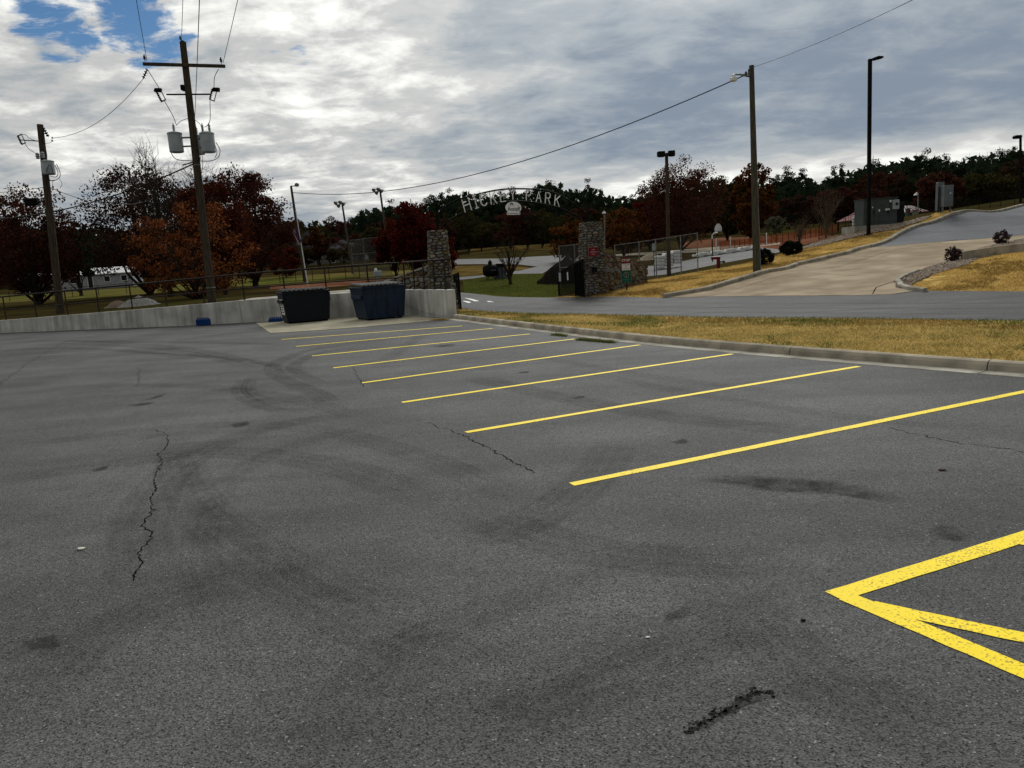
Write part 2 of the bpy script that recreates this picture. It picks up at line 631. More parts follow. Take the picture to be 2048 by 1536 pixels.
M_FIELD = pm('field_turf', (0.042, 0.050, 0.010), (0.085, 0.088, 0.022), 0.15, 0.95, detail=9, c3=(0.12, 0.085, 0.03), s3=0.4, obj_coords=False)
M_GROUND = pm('autumn_ground', (0.015, 0.012, 0.005), (0.042, 0.029, 0.011), 0.3, 0.95, detail=9, c3=(0.034, 0.032, 0.010), s3=0.3, obj_coords=False)
M_DIRT = pm('red_dirt', (0.09, 0.038, 0.022), (0.16, 0.075, 0.045), 0.5, 0.95, detail=8, obj_coords=False)
M_GRAVELBED = pm('gravel_bed', (0.12, 0.095, 0.075), (0.27, 0.22, 0.17), 9.0, 0.95, bump=1.0, bscale=14, detail=5, obj_coords=False, bdist=0.08)
M_ROCK = pm('river_rock', (0.15, 0.115, 0.09), (0.33, 0.27, 0.21), 2.0, 0.9, obj_coords=False)
M_BARK = pm('bark', (0.016, 0.013, 0.010), (0.042, 0.034, 0.026), 4, 0.95, stretch=(4, 4, 0.6), bump=0.6, bscale=10)
M_TWIG = pm('grey_bark', (0.022, 0.018, 0.014), (0.05, 0.042, 0.033), 4, 0.95, stretch=(4, 4, 0.6))
M_MYRT = pm('myrtle_bark', (0.07, 0.052, 0.037), (0.14, 0.108, 0.08), 4, 0.95, stretch=(4, 4, 0.6))
M_POLE = pm('weathered_pole_wood', (0.030, 0.023, 0.016), (0.085, 0.066, 0.048), 6, 0.9, stretch=(6, 6, 0.35), bump=0.4, bscale=8)
M_POLEG = pm('treated_pole_wood', (0.040, 0.037, 0.026), (0.095, 0.088, 0.062), 6, 0.9, stretch=(6, 6, 0.35), bump=0.4, bscale=8)
M_WIRE = pm('cable_black', (0.012, 0.012, 0.013), (0.02, 0.02, 0.02), 5, 0.6)
M_GALV = pm('galvanised_steel', (0.11, 0.115, 0.115), (0.20, 0.205, 0.205), 4, 0.6)
M_TANK = pm('transformer_grey', (0.27, 0.30, 0.31), (0.36, 0.39, 0.40), 3, 0.5)
M_PORC = pm('dark_porcelain', (0.025, 0.018, 0.015), (0.05, 0.04, 0.035), 5, 0.3)
M_PORG = pm('grey_porcelain', (0.20, 0.20, 0.20), (0.3, 0.3, 0.3), 5, 0.35)
M_BLACK = pm('black_steel', (0.004, 0.004, 0.004), (0.010, 0.0095, 0.009), 4, 0.8, spec=0.06)
M_RUST = pm('rusty_dark_rail', (0.010, 0.007, 0.006), (0.030, 0.020, 0.014), 5, 0.8, spec=0.2)
M_WHITE = pm('white_enamel', (0.55, 0.55, 0.53), (0.70, 0.70, 0.68), 3, 0.5)
M_LETTER = pm('letter_white', (0.72, 0.72, 0.70), (0.84, 0.84, 0.82), 6, 0.5)
M_DARKSIGN = pm('sign_ink', (0.02, 0.025, 0.03), (0.03, 0.035, 0.04), 6, 0.6)


# ------------------------------------------------------------------ mesh building
ORG = {}


class MB:
    def __init__(s):
        s.v, s.f = [], []

    def add(s, vs, fs):
        o = len(s.v)
        s.v += [tuple(x) for x in vs]
        s.f += [tuple(i + o for i in f) for f in fs]
        return s

    def box(s, c, size, rz=0.0, mat=None):
        hx, hy, hz = size[0] / 2, size[1] / 2, size[2] / 2
        m = mat if mat is not None else Matrix.Rotation(rz, 3, 'Z')
        c = Vector(c)
        vs = [c + m @ Vector((x * hx, y * hy, z * hz)) for z in (-1, 1) for y in (-1, 1) for x in (-1, 1)]
        return s.add(vs, [(0, 2, 3, 1), (4, 5, 7, 6), (0, 1, 5, 4), (2, 6, 7, 3), (0, 4, 6, 2), (1, 3, 7, 5)])

    def bar(s, p, q, w, h=None):
        """rectangular bar from p to q"""
        p, q = Vector(p), Vector(q)
        h = h or w
        d = (q - p)
        ln = d.length
        d.normalize()
        up = Vector((0, 0, 1)) if abs(d.z) < 0.95 else Vector((0, 1, 0))
        x = d.cross(up).normalized()
        y = x.cross(d)
        m = Matrix((x, d, y)).transposed()
        return s.box((p + q) / 2, (w, ln, h), mat=m)

    def tube(s, pts, rad, seg=8, cap=True):
        pts = [Vector(p) for p in pts]
        n = len(pts)
        if not isinstance(rad, (list, tuple)):
            rad = [rad] * n
        o = len(s.v)
        ref = None
        for i, p in enumerate(pts):
            d = (pts[min(i + 1, n - 1)] - pts[max(i - 1, 0)])
            if d.length < 1e-9:
                d = Vector((0, 0, 1))
            d.normalize()
            if ref is None:
                ref = d.cross(Vector((0, 0, 1)) if abs(d.z) < 0.9 else Vector((1, 0, 0))).normalized()
            else:
                ref = (ref - d * ref.dot(d))
                ref = ref.normalized() if ref.length > 1e-6 else d.orthogonal().normalized()
            b = d.cross(ref)
            for k in range(seg):
                a = 2 * math.pi * k / seg
                s.v.append(tuple(p + (ref * math.cos(a) + b * math.sin(a)) * rad[i]))
        for i in range(n - 1):
            for k in range(seg):
                k2 = (k + 1) % seg
                s.f.append((o + i * seg + k, o + i * seg + k2, o + (i + 1) * seg + k2, o + (i + 1) * seg + k))
        if cap:
            s.f.append(tuple(o + k for k in reversed(range(seg))))
            s.f.append(tuple(o + (n - 1) * seg + k for k in range(seg)))
        return s

    def lathe(s, c, prof, seg=14, axis=None):
        """prof = [(radius, height)...] about a vertical (or given) axis"""
        c = Vector(c)
        m = Matrix.Identity(3) if axis is None else Vector((0, 0, 1)).rotation_difference(Vector(axis)).to_matrix()
        o = len(s.v)
        for r, h in prof:
            for k in range(seg):
                a = 2 * math.pi * k / seg
                s.v.append(tuple(c + m @ Vector((r * math.cos(a), r * math.sin(a), h))))
        for i in range(len(prof) - 1):
            for k in range(seg):
                k2 = (k + 1) % seg
                s.f.append((o + i * seg + k, o + i * seg + k2, o + (i + 1) * seg + k2, o + (i + 1) * seg + k))
        s.f.append(tuple(o + k for k in reversed(range(seg))))
        s.f.append(tuple(o + (len(prof) - 1) * seg + k for k in range(seg)))
        return s

    def prism(s, pts, vec):
        """extrude a polygon (3D points) along vec"""
        n = len(pts)
        vec = Vector(vec)
        pts = [Vector(p) for p in pts]
        vs = pts + [p + vec for p in pts]
        fs = [tuple(reversed(range(n))), tuple(range(n, 2 * n))] + [(i, (i + 1) % n, n + (i + 1) % n, n + i) for i in range(n)]
        return s.add(vs, fs)

    def build(s, name, mat, parent=None, smooth=False, bevel=0.0):
        if parent is not None:
            o0 = ORG.get(parent.name, Vector((0, 0, 0)))
        else:
            a = np.array(s.v)
            o0 = Vector(((a[:, 0].min() + a[:, 0].max()) / 2, (a[:, 1].min() + a[:, 1].max()) / 2, a[:, 2].min()))
        me = bpy.data.meshes.new(name)
        me.from_pydata([(x - o0.x, y - o0.y, z - o0.z) for x, y, z in s.v], [], s.f)
        bm = bmesh.new()
        bm.from_mesh(me)
        bmesh.ops.recalc_face_normals(bm, faces=bm.faces)
        if bevel:
            bmesh.ops.bevel(bm, geom=[e for e in bm.edges if e.calc_face_angle(0) > 0.5], offset=bevel, segments=1, affect='EDGES')
        bm.to_mesh(me)
        bm.free()
        if smooth:
            me.polygons.foreach_set('use_smooth', [True] * len(me.polygons))
        me.materials.append(mat)
        ob = bpy.data.objects.new(name, me)
        C.objects.link(ob)
        if parent is not None:
            ob.parent = parent
        else:
            ob.location = o0
        ORG[ob.name] = o0
        return ob


def tag(o, label, cat=None, group=None, kind=None):
    o['label'] = label
    if cat:
        o['category'] = cat
    if group:
        o['group'] = group
    if kind:
        o['kind'] = kind
    return o


def thing(name, label, cat, loc, group=None):
    o = bpy.data.objects.new(name, None)
    o.empty_display_size = 0.3
    C.objects.link(o)
    o.location = Vector(loc)
    ORG[o.name] = Vector(loc)
    return tag(o, label, cat, group)


def arr_mesh(name, V, F, mat, parent=None, loc=None):
    """mesh straight from arrays; V in local coordinates"""
    me = bpy.data.meshes.new(name)
    V = np.asarray(V, np.float32)
    F = np.asarray(F, np.int32)
    k = F.shape[1]
    me.vertices.add(len(V))
    me.vertices.foreach_set('co', V.ravel())
    me.loops.add(F.size)
    me.loops.foreach_set('vertex_index', F.ravel())
    me.polygons.add(len(F))
    me.polygons.foreach_set('loop_start', np.arange(0, F.size, k, dtype=np.int32))
    me.update(calc_edges=True)
    me.validate()
    me.materials.append(mat)
    ob = bpy.data.objects.new(name, me)
    C.objects.link(ob)
    if parent is not None:
        ob.parent = parent
    if loc is not None:
        ob.location = loc
    return ob


def lerp(a, b, t):
    return a + (b - a) * t


def sag(p, q, s, n=14):
    p, q = Vector(p), Vector(q)
    return [p.lerp(q, i / n) - Vector((0, 0, s * 4 * (i / n) * (1 - i / n))) for i in range(n + 1)]


# ------------------------------------------------------------------ ground, road, driveway, lawns
KERB = [(-2.1, 27.4), (1.14, 20.35), (3.04, 16.45), (4.5, 14.0), (6.1, 11.6), (7.16, 10.1), (10.0, 6.2), (16, -2), (24, -13)]
WALLP = [(-48, 43.5), (-24.8, 36.0), (-14.5, 32.9), (-4.5, 31.4)]
WINGP = [(-4.5, 31.4), (-2.1, 27.4)]
LOT = [(-48, 43.5), (-24.8, 36.0), (-14.5, 32.9), (-4.5, 31.4)] + KERB + [(24, -40), (-70, -40), (-70, 43.5)]


def pxpoly(pts, y0=24.0):
    return [(lambda p: (p.x, p.y))(T(a, b, y0)) for a, b in pts]


ROAD = [(-9, 41), (-4.5, 36.5), (-1.96, 32.66), (2.12, 26.35), (5.74, 21.97), (8.38, 19.3), (11.41, 16.18), (18, 10.2), (30, -1), (50, -20),
        (60, -10), (45, 3), (30, 14), (16.61, 23.63), (14.45, 25.92), (13.41, 25.77), (6.87, 32.06), (2.48, 37.99), (-2.63, 46.97), (-7, 54), (-12, 50)]
STRIP = [(-2.1, 27.4)] + KERB[1:] + [(40, -24), (50, -20), (30, -1), (18, 10.2), (11.41, 16.18), (8.38, 19.3), (5.74, 21.97), (2.12, 26.35), (-1.96, 32.66), (-3.2, 31.2)]
DRIVE = pxpoly([(1420, 580), (1512, 553), (1600, 530), (1700, 507), (1745, 494), (2048, 470), (2120, 466), (2120, 474), (2048, 478), (1960, 498), (1925, 511), (1890, 525), (1830, 545), (1790, 563), (1797, 576)])
DRIVE = [(6.87, 32.06)] + DRIVE + [(14.45, 25.92), (13.41, 25.77)]
UPPER = pxpoly([(1745, 494), (1800, 470), (1850, 450), (1900, 432), (1930, 424), (2048, 411.5), (2160, 407), (2160, 462), (2120, 466), (2048, 470)])
GRAVR = pxpoly([(1797, 576), (1790, 563), (1830, 545), (1890, 525), (1925, 511), (1960, 498), (2048, 478), (2120, 474), (2120, 484), (2048, 492), (1990, 504), (1935, 530), (1880, 546), (1830, 566), (1812, 577)])
GOLD = pxpoly([(1797, 576), (1812, 577), (1830, 566), (1880, 546), (1935, 530), (1990, 504), (2048, 492), (2120, 484), (2300, 470), (2300, 560)])
GOLD = GOLD + [(30, 14), (16.61, 23.63), (14.45, 25.92)]
BANK = pxpoly([(1165, 588), (1230, 578), (1290, 563), (1400, 544), (1480, 530), (1560, 508), (1640, 488), (1700, 472), (1790, 450), (1890, 422), (1930, 423.5), (1900, 432), (1850, 450), (1800, 470), (1745, 494), (1700, 507), (1600, 530), (1512, 553), (1420, 580)])
BANK = [(2.48, 37.99)] + BANK + [(6.87, 32.06)]
GRAVL = pxpoly([(1560, 507), (1640, 484), (1700, 467), (1790, 449), (1840, 436), (1862, 433), (1830, 447), (1795, 459), (1700, 477), (1640, 492)])
GREEN = [(2.48, 37.99), (-2.63, 46.97)] + pxpoly([(925, 561), (1000, 550), (1080, 548), (1168, 546), (1172, 572)])
PARKR = pxpoly([(860, 555), (960, 551), (1040, 541), (1075, 533), (1040, 529), (960, 528), (860, 529), (860, 519), (1000, 517), (1150, 509), (1220, 512), (1160, 522), (1110, 531), (1085, 547), (1000, 549), (860, 563)])
ISLAND = pxpoly([(860, 533), (960, 531), (1035, 533), (1062, 536), (1040, 540), (960, 550), (860, 553)])
DRYHILL = pxpoly([(940, 508), (1010, 503), (1150, 497), (1180, 480), (1100, 476), (1010, 487), (940, 494)])
COURT = pxpoly([(1250, 556), (1330, 549), (1440, 527), (1560, 504), (1560, 488), (1440, 507), (1330, 529), (1250, 536)])
DIRT = pxpoly([(1360, 497), (1440, 494), (1640, 481), (1680, 470), (1640, 466), (1440, 476), (1360, 486)])
SLAB = pxpoly([(1230, 514), (1330, 507), (1560, 488), (1560, 484), (1440, 493), (1330, 502), (1230, 509)])
TURF = pxpoly([(-80, 610), (0, 606), (150, 597), (300, 587), (420, 576), (560, 568), (700, 556), (830, 547), (830, 540), (700, 545), (560, 553), (300, 573), (0, 590), (-80, 592)])
INFIELD = pxpoly([(540, 578), (640, 575), (800, 561), (800, 555), (640, 566), (540, 571)])
PATHB = [(-12.5, 33.3), (-5.0, 32.1), (-4.6, 34.2), (-12.0, 35.0)]

REG = [('field', TURF, M_FIELD), ('dirt_infield', INFIELD, M_DIRT), ('concrete_path', PATHB, M_CONC),
       ('park_road', PARKR, M_ROAD), ('dry_island', ISLAND, M_DRYFAR), ('dry_hill', DRYHILL, M_DRYFAR),
       ('court', COURT, M_ROAD), ('dirt_yard', DIRT, M_DIRT), ('slab_path', SLAB, M_KERB), ('lawn', GREEN, M_GREEN),
       ('grass_bank', BANK, M_DRY), ('gravel_ground', GRAVL, M_GRAVELBED), ('grass_slope', GOLD, M_DRY), ('gravel_strip', GRAVR, M_GRAVELBED),
       ('driveway', DRIVE, M_DRIVE), ('asphalt_driveway', UPPER, M_NEWASPH), ('road', ROAD, M_ROAD), ('verge', STRIP, M_STRIP)]


def inside(P, poly):
    x, y = P[:, 0], P[:, 1]
    r = np.zeros(len(P), bool)
    n = len(poly)
    for i in range(n):
        x1, y1 = poly[i]
        x2, y2 = poly[(i + 1) % n]
        if y1 == y2:
            continue
        c = ((y1 > y) != (y2 > y)) & (x < (x2 - x1) * (y - y1) / (y2 - y1) + x1)
        r ^= c
    return r


def build_terrain():
    pts, edges = [], []

    def addpoly(poly, step):
        n = len(poly)
        idx = []
        for i in range(n):
            a, b = Vector(poly[i]), Vector(poly[(i + 1) % n])
            d = (b - a).length
            k = max(1, int(d / step)) if max(a.y, b.y) < 75 else max(1, int(d / 5))
            for j in range(k):
                idx.append(len(pts))
                pts.append(tuple(a.lerp(b, j / k)))
        for i in range(len(idx)):
            edges.append((idx[i], idx[(i + 1) % len(idx)]))

    addpoly(LOT, 1.5)
    for _, p, _m in REG:
        addpoly(p, 1.2)
    rs = np.random.RandomState(1)
    for x0, x1, y0, y1, st in ((-50, 64, -22, 84, 1.5), (-160, 180, -30, 240, 6), (-1500, 1500, -60, 2200, 80)):
        gx, gy = np.meshgrid(np.arange(x0, x1, st), np.arange(y0, y1, st))
        g = np.stack([gx.ravel(), gy.ravel()], 1) + rs.uniform(-.15, .15, (gx.size, 2)) * st
        if st > 1.5:
            inner = (-50, 64, -22, 84) if st == 6 else (-160, 180, -30, 240)
            k = (g[:, 0] < inner[0] - st * .4) | (g[:, 0] > inner[1] + st * .4) | (g[:, 1] < inner[2] - st * .4) | (g[:, 1] > inner[3] + st * .4)
            g = g[k]
        g = g[~inside(g, LOT)]
        pts.extend(map(tuple, g))
    vo, eo, fo, *_ = delaunay_2d_cdt([Vector(p) for p in pts], edges, [], 0, 1e-4)
    V = np.array([(v.x, v.y) for v in vo])
    F = np.array([tuple(f) for f in fo])
    Z = terr_many(V)
    cen = V[F].mean(1)
    reg = np.full(len(F), -1)
    for i, (_, p, _m) in enumerate(REG):
        reg[inside(cen, p)] = i
    lot = inside(cen, LOT)
    V3 = np.column_stack([V, Z])
    out = {}
    for i in range(-1, len(REG)):
        f = F[(reg == i) & ~lot]
        if not len(f):
            continue
        u, inv = np.unique(f, return_inverse=True)
        nm, mt = ('ground', M_GROUND) if i < 0 else (REG[i][0], REG[i][2])
        ob = arr_mesh(nm, V3[u], inv.reshape(-1, 3), mt)
        me = ob.data
        bm = bmesh.new()
        bm.from_mesh(me)
        bmesh.ops.recalc_face_normals(bm, faces=bm.faces)
        if sum(fc.normal.z for fc in bm.faces) < 0:
            bmesh.ops.reverse_faces(bm, faces=bm.faces)
        bm.to_mesh(me)
        bm.free()
        me.polygons.foreach_set('use_smooth', [True] * len(me.polygons))
        ob['kind'] = 'structure'
        out[nm] = (ob, V3[u], inv.reshape(-1, 3))
    return out


GRD = build_terrain()
lot = MB()
lot.add([(x, y, 0) for x, y in LOT], [tuple(range(len(LOT)))])
LOTO = lot.build('parking_lot', M_ASPH)
LOTO['kind'] = 'structure'
for pl in LOTO.data.polygons:
    if pl.normal.z < 0:
        pl.flip()


def ribbon(name, pts, width, mat, parent, z=0.004, soft=False, ends=None, jag=0.0):
    """flat strip on the lot following world points; optional soft edge attribute"""
    pts = [Vector((p[0], p[1])) for p in pts]
    cols = (-1, -0.5, 0, 0.5, 1) if soft else (-1, 1)
    vs, at = [], []
    n = len(pts)
    for i, p in enumerate(pts):
        d = (pts[min(i + 1, n - 1)] - pts[max(i - 1, 0)]).normalized()
        nrm = Vector((-d.y, d.x))
        w = width[i] if isinstance(width, (list, tuple)) else width
        for c in cols:
            q = p + nrm * (c * w / 2 + (random.uniform(-jag, jag) if jag else 0))
            vs.append((q.x, q.y, z))
            e = min(1.0, min(i, n - 1 - i) / 3.0) if ends else 1.0
            at.append((1 - abs(c)) * e if soft else e)
    k = len(cols)
    fs = [(i * k + j, i * k + j + 1, (i + 1) * k + j + 1, (i + 1) * k + j) for i in range(n - 1) for j in range(k - 1)]
    b = MB()
    b.add(vs, fs)
    o = b.build(name, mat, parent)
    if soft:
        a = o.data.attributes.new('edge', 'FLOAT', 'POINT')
        a.data.foreach_set('value', at)
    for pl in o.data.polygons:
        if pl.normal.z < 0:
            pl.flip()
    return o


def densify(pts, step):
    out = []
    for a, b in zip(pts[:-1], pts[1:]):
        a, b = Vector(a), Vector(b)
        k = max(1, int((b - a).length / step))
        out += [a.lerp(b, i / k) for i in range(k)]
    return out + [Vector(pts[-1])]


def smooth_path(pts, n=10):
    """Catmull-Rom through points"""
    P = [Vector(p) for p in pts]
    P = [P[0] * 2 - P[1]] + P + [P[-1] * 2 - P[-2]]
    out = []
    for i in range(1, len(P) - 2):
        for j in range(n):
            t = j / n
            a, b, c, d = P[i - 1:i + 3]
            out.append(0.5 * ((2 * b) + (c - a) * t + (2 * a - 5 * b + 4 * c - d) * t * t + (3 * b - a - 3 * c + d) * t ** 3))
    return out + [P[-2]]


def lotpx(pts):
    return [(lambda p: (p.x, p.y))(at_z(a, b)) for a, b in pts]


# painted stall lines, each a piece of the lot
for a, b in (((1143, 969), (2110, 771)), ((932, 865), (1718, 733)), ((804, 805), (1465, 708)), ((724, 766), (1280, 690)),
             ((667, 736), (1150, 678)), ((624, 712), (1060, 668)), ((592, 693), (985, 657)), ((563, 679), (925, 652))):
    P = lotpx([a, b])
    n = 24
    ribbon('stall_line', [Vector(P[0]).lerp(Vector(P[1]), i / n) for i in range(n + 1)], 0.105, M_YELLOW, LOTO, 0.004, jag=0.005)
for k, (a, b, w) in enumerate((((1667, 1192.5), (2300, 996), 0.125), ((1693, 1194), (2300, 1450), 0.125), ((1745, 1212), (2300, 1330), 0.115), ((2030, 1082), (2500, 1160), 0.115))):
    P = lotpx([a, b])
    ribbon('hatch_line', [Vector(P[0]).lerp(Vector(P[1]), i / 16) for i in range(17)], w, M_YELLOW, LOTO, 0.004 + 0.0003 * k, jag=0.003)


# tyre rubber, oil, cracks: lie on the lot
_tz = [0.0020]


def tyre(pts, w, k=1.0):
    """a tread mark: several slim worn strips side by side on one mesh"""
    P = [Vector((p[0], p[1])) for p in smooth_path(lotpx(pts), 10)]
    _tz[0] += 0.00003
    pat = [0, .7, .45, .9, .35, .85, .5, .75, 0]
    n, m = len(P), len(pat)
    vs, at = [], []
    for i, p in enumerate(P):
        d = (P[min(i + 1, n - 1)] - P[max(i - 1, 0)]).normalized()
        nr = Vector((-d.y, d.x))
        e = min(1.0, min(i, n - 1 - i) / 6.0)
        for j in range(m):
            q = p + nr * ((j / (m - 1) - .5) * w)
            vs.append((q.x, q.y, _tz[0]))
            at.append(pat[j] * e * k)
    fs = [(i * m + j, i * m + j + 1, (i + 1) * m + j + 1, (i + 1) * m + j) for i in range(n - 1) for j in range(m - 1)]
    b = MB()
    b.add(vs, fs)
    o = b.build('tyre_mark', M_RUBBER, LOTO)
    o.data.attributes.new('edge', 'FLOAT', 'POINT').data.foreach_set('value', at)


tyre([(700, 690), (620, 700), (560, 722), (545, 740), (575, 762), (640, 790), (660, 812)], 0.42)
tyre([(740, 694), (640, 706), (590, 730), (600, 748), (650, 770)], 0.35)
tyre([(490, 756), (478, 780), (500, 802), (560, 820), (640, 818)], 0.32)
tyre([(505, 752), (496, 778), (520, 796), (590, 812)], 0.3)
tyre([(0, 684), (150, 683), (300, 690), (420, 706), (540, 735)], 0.5)
tyre([(0, 690), (150, 688), (300, 696), (420, 714), (520, 742)], 0.4)
tyre([(0, 700), (150, 697), (300, 706), (400, 720)], 0.45)
tyre([(100, 680), (300, 684), (450, 686), (600, 690)], 0.5)
tyre([(240, 702), (400, 712), (520, 725), (600, 748)], 0.35)
# broad overlapping sweeps of turning vehicles across the open lot
for k, pts in enumerate(([(380, 900), (400, 980), (480, 1060), (640, 1150), (860, 1230)], [(340, 860), (360, 960), (430, 1060), (560, 1160), (760, 1270), (960, 1330)],
                         [(700, 830), (560, 850), (430, 890), (330, 960), (280, 1060), (300, 1200)], [(760, 850), (620, 880), (500, 930), (420, 1010), (400, 1130), (460, 1260)],
                         [(0, 900), (200, 870), (420, 850), (640, 860), (860, 920), (1060, 1010)], [(0, 960), (220, 930), (440, 905), (660, 930), (900, 1010)],
                         [(860, 1440), (1050, 1370), (1240, 1300), (1400, 1235)], [(940, 1480), (1130, 1400), (1320, 1320), (1480, 1250)],
                         [(1430, 1180), (1520, 1260), (1700, 1390), (1960, 1500)], [(620, 1500), (700, 1380), (840, 1280), (1040, 1200), (1260, 1150)],
                         [(60, 1400), (180, 1280), (360, 1190), (600, 1140)], [(880, 740), (1100, 790), (1350, 835), (1700, 870)], [(1000, 700), (1300, 752), (1650, 795)],
                         [(860, 660), (800, 700), (760, 720), (640, 740)], [(900, 1010), (1100, 1080), (1340, 1120), (1600, 1120)], [(1150, 740), (1400, 790), (1750, 840), (2040, 860)],
                         [(30, 780), (220, 770), (420, 775), (600, 800), (760, 850)], [(1240, 880), (1180, 960), (1060, 1040), (860, 1100)])):
    tyre(pts, 0.34 + .10 * (k % 3), .55 + .25 * ((k * 7) % 3) / 2)


def blob(name, pts, mat, z=0.0030):
    P = [Vector(p) for p in lotpx(pts)]
    c = sum(P, Vector((0, 0))) / len(P)
    ring = smooth_path(P + [P[0]], 5)[:-1]
    n = len(ring)
    vs = [(c.x, c.y, z)] + [(lerp(c.x, p.x, .6), lerp(c.y, p.y, .6), z) for p in ring] + [(p.x + random.uniform(-.02, .02), p.y + random.uniform(-.02, .02), z) for p in ring]
    fs = [(0, 1 + i, 1 + (i + 1) % n) for i in range(n)] + [(1 + i, 1 + n + i, 1 + n + (i + 1) % n, 1 + (i + 1) % n) for i in range(n)]
    b = MB()
    b.add(vs, fs)
    o = b.build(name, mat, LOTO)
    a = o.data.attributes.new('edge', 'FLOAT', 'POINT')
    a.data.foreach_set('value', [1.0] * (1 + n) + [0.0] * n)


blob('oil_stain', [(1375, 962), (1440, 950), (1530, 952), (1600, 955), (1680, 962), (1760, 978), (1830, 1000), (1800, 1008), (1700, 995), (1600, 988), (1510, 982), (1450, 968)], M_OIL)
blob('oil_stain', [(1855, 1060), (1890, 1048), (1935, 1068), (1925, 1085), (1880, 1078)], M_OIL)
blob('oil_stain', [(1330, 1225), (1380, 1208), (1390, 1225), (1350, 1245), (1325, 1240)], M_OIL)
blob('oil_stain', [(40, 1283), (75, 1272), (122, 1268), (120, 1295), (80, 1302), (45, 1300)], M_OIL)
blob('oil_stain', [(455, 850), (495, 842), (498, 850), (470, 856)], M_OIL)
blob('oil_stain', [(180, 940), (215, 930), (218, 938), (190, 944)], M_OIL)
blob('oil_stain', [(250, 812), (300, 803), (312, 806), (270, 814)], M_OIL)
blob('oil_stain', [(270, 806), (325, 788), (332, 791), (300, 800)], M_OIL)
blob('oil_stain', [(860, 692), (905, 688), (912, 691), (880, 695)], M_OIL)
blob('oil_stain', [(1140, 796), (1165, 791), (1172, 795), (1150, 799)], M_OIL)
blob('oil_stain', [(1030, 746), (1055, 742), (1060, 745), (1040, 748)], M_OIL)
blob('oil_stain', [(1340, 884), (1370, 877), (1380, 885), (1355, 890)], M_OIL)
M_CRACK = pm('crack_black', (0.006, 0.006, 0.006), (0.012, 0.012, 0.011), 5, 0.95)


def crack(pts, w, amp):
    P = densify(lotpx(pts), 0.035)
    out = []
    off = 0.0
    for i, p in enumerate(P):
        off = off * 0.72 + random.uniform(-amp, amp)
        off2 = random.uniform(-amp, amp) * 0.35
        d = (P[min(i + 1, len(P) - 1)] - P[max(i - 1, 0)]).normalized()
        out.append(p + Vector((-d.y, d.x)) * (off + off2))
    ribbon('crack', out, [w * random.uniform(0.25, 1.4) for _ in out], M_CRACK, LOTO, 0.0022)


crack([(338, 878), (322, 905), (325, 928), (310, 950), (314, 970), (302, 995), (308, 1020), (285, 1052), (304, 1075), (280, 1098), (283, 1130), (276, 1160)], 0.0125, 0.020)
crack([(312, 858), (330, 870), (338, 878)], 0.010, 0.02)
crack([(920, 868), (960, 890), (1010, 918), (1070, 945)], 0.013, 0.025)
crack([(855, 845), (890, 858), (920, 868)], 0.009, 0.02)
crack([(705, 735), (720, 760), (725, 775)], 0.010, 0.02)
crack([(1780, 856), (1880, 880), (2048, 905)], 0.010, 0.03)
crack([(140, 680), (100, 700), (50, 730), (0, 770)], 0.012, 0.04)
crack([(275, 735), (278, 755), (272, 775)], 0.009, 0.03)
# a spalled patch by the bottom edge: crumbled rim, shallow hollow, loose chips
_pit = MB()
for x_, y_ in densify([(1372, 1464), (1400, 1448), (1430, 1428), (1460, 1420), (1475, 1402), (1505, 1386), (1535, 1382), (1548, 1393)], 2.2):
    for _ in range(2):
        c = at_z(x_ + random.gauss(0, 7), y_ + random.gauss(0, 4))
        n_ = 6
        r_ = random.uniform(.003, .010)
        _pit.add([(c.x + r_ * random.uniform(.6, 1.5) * math.cos(6.283 * k / n_), c.y + r_ * random.uniform(.5, 1.3) * math.sin(6.283 * k / n_), .0026) for k in range(n_)], [tuple(range(n_))])
_pit.build('spall_pits', pm('broken_asphalt', (0.014, 0.014, 0.013), (0.035, 0.035, 0.033), 30, .95), LOTO)['kind'] = 'stuff'
blob('oil_stain', [(1372, 1462), (1430, 1428), (1500, 1384), (1546, 1390), (1510, 1404), (1450, 1436), (1400, 1466)], M_OIL, 0.0024)

# bits lying about
M_CHIP = pm('pale_chip', (0.4, 0.38, 0.33), (0.6, 0.58, 0.52), 20, 0.8)
M_LEAFB = pm('fallen_leaf', (0.035, 0.014, 0.010), (0.07, 0.03, 0.02), 20, 0.8)
for k, (a, b, s, m, nm, lb) in enumerate(((1885, 941, .035, M_LEAFB, 'fallen_leaf', 'small dark brown leaf lying past the second stall line'),
                                        (1607, 1242, .016, M_CRACK, 'pebble', 'tiny black pebble left of the yellow hatch corner'),
                                        (1296, 1276, .014, M_CHIP, 'stone_chip', 'pale stone chip on asphalt near the lower middle'),
                                        (163, 1099, .035, M_CHIP, 'stick', 'short pale stick lying left of the long crack'),
                                        (781, 646.5, .05, M_CHIP, 'paper_scrap', 'white paper scrap at the front edge of the dumpster pad'))):
    c = at_z(a, b)
    m_ = MB()
    n = 7
    top = [(c.x + s * math.cos(6.283 * i / n) * random.uniform(.7, 1.2), c.y + .55 * s * math.sin(6.283 * i / n) * random.uniform(.7, 1.2), 0.003) for i in range(n)]
    m_.prism(top, (0, 0, s * 0.3))
    tag(m_.build(nm, m), lb, nm.split('_')[-1])


# ------------------------------------------------------------------ kerb, gutter, retaining wall, railing, dumpster pad
def offset(poly, d):
    out = []
    n = len(poly)
    for i, p in enumerate(poly):
        a = (Vector(poly[i]) - Vector(poly[i - 1])).normalized() if i > 0 else None
        b = (Vector(poly[i + 1]) - Vector(poly[i])).normalized() if i < n - 1 else None
        t = ((a or b) + (b or a)).normalized()
        out.append(Vector(p) + Vector((-t.y, t.x)) * d)
    return out


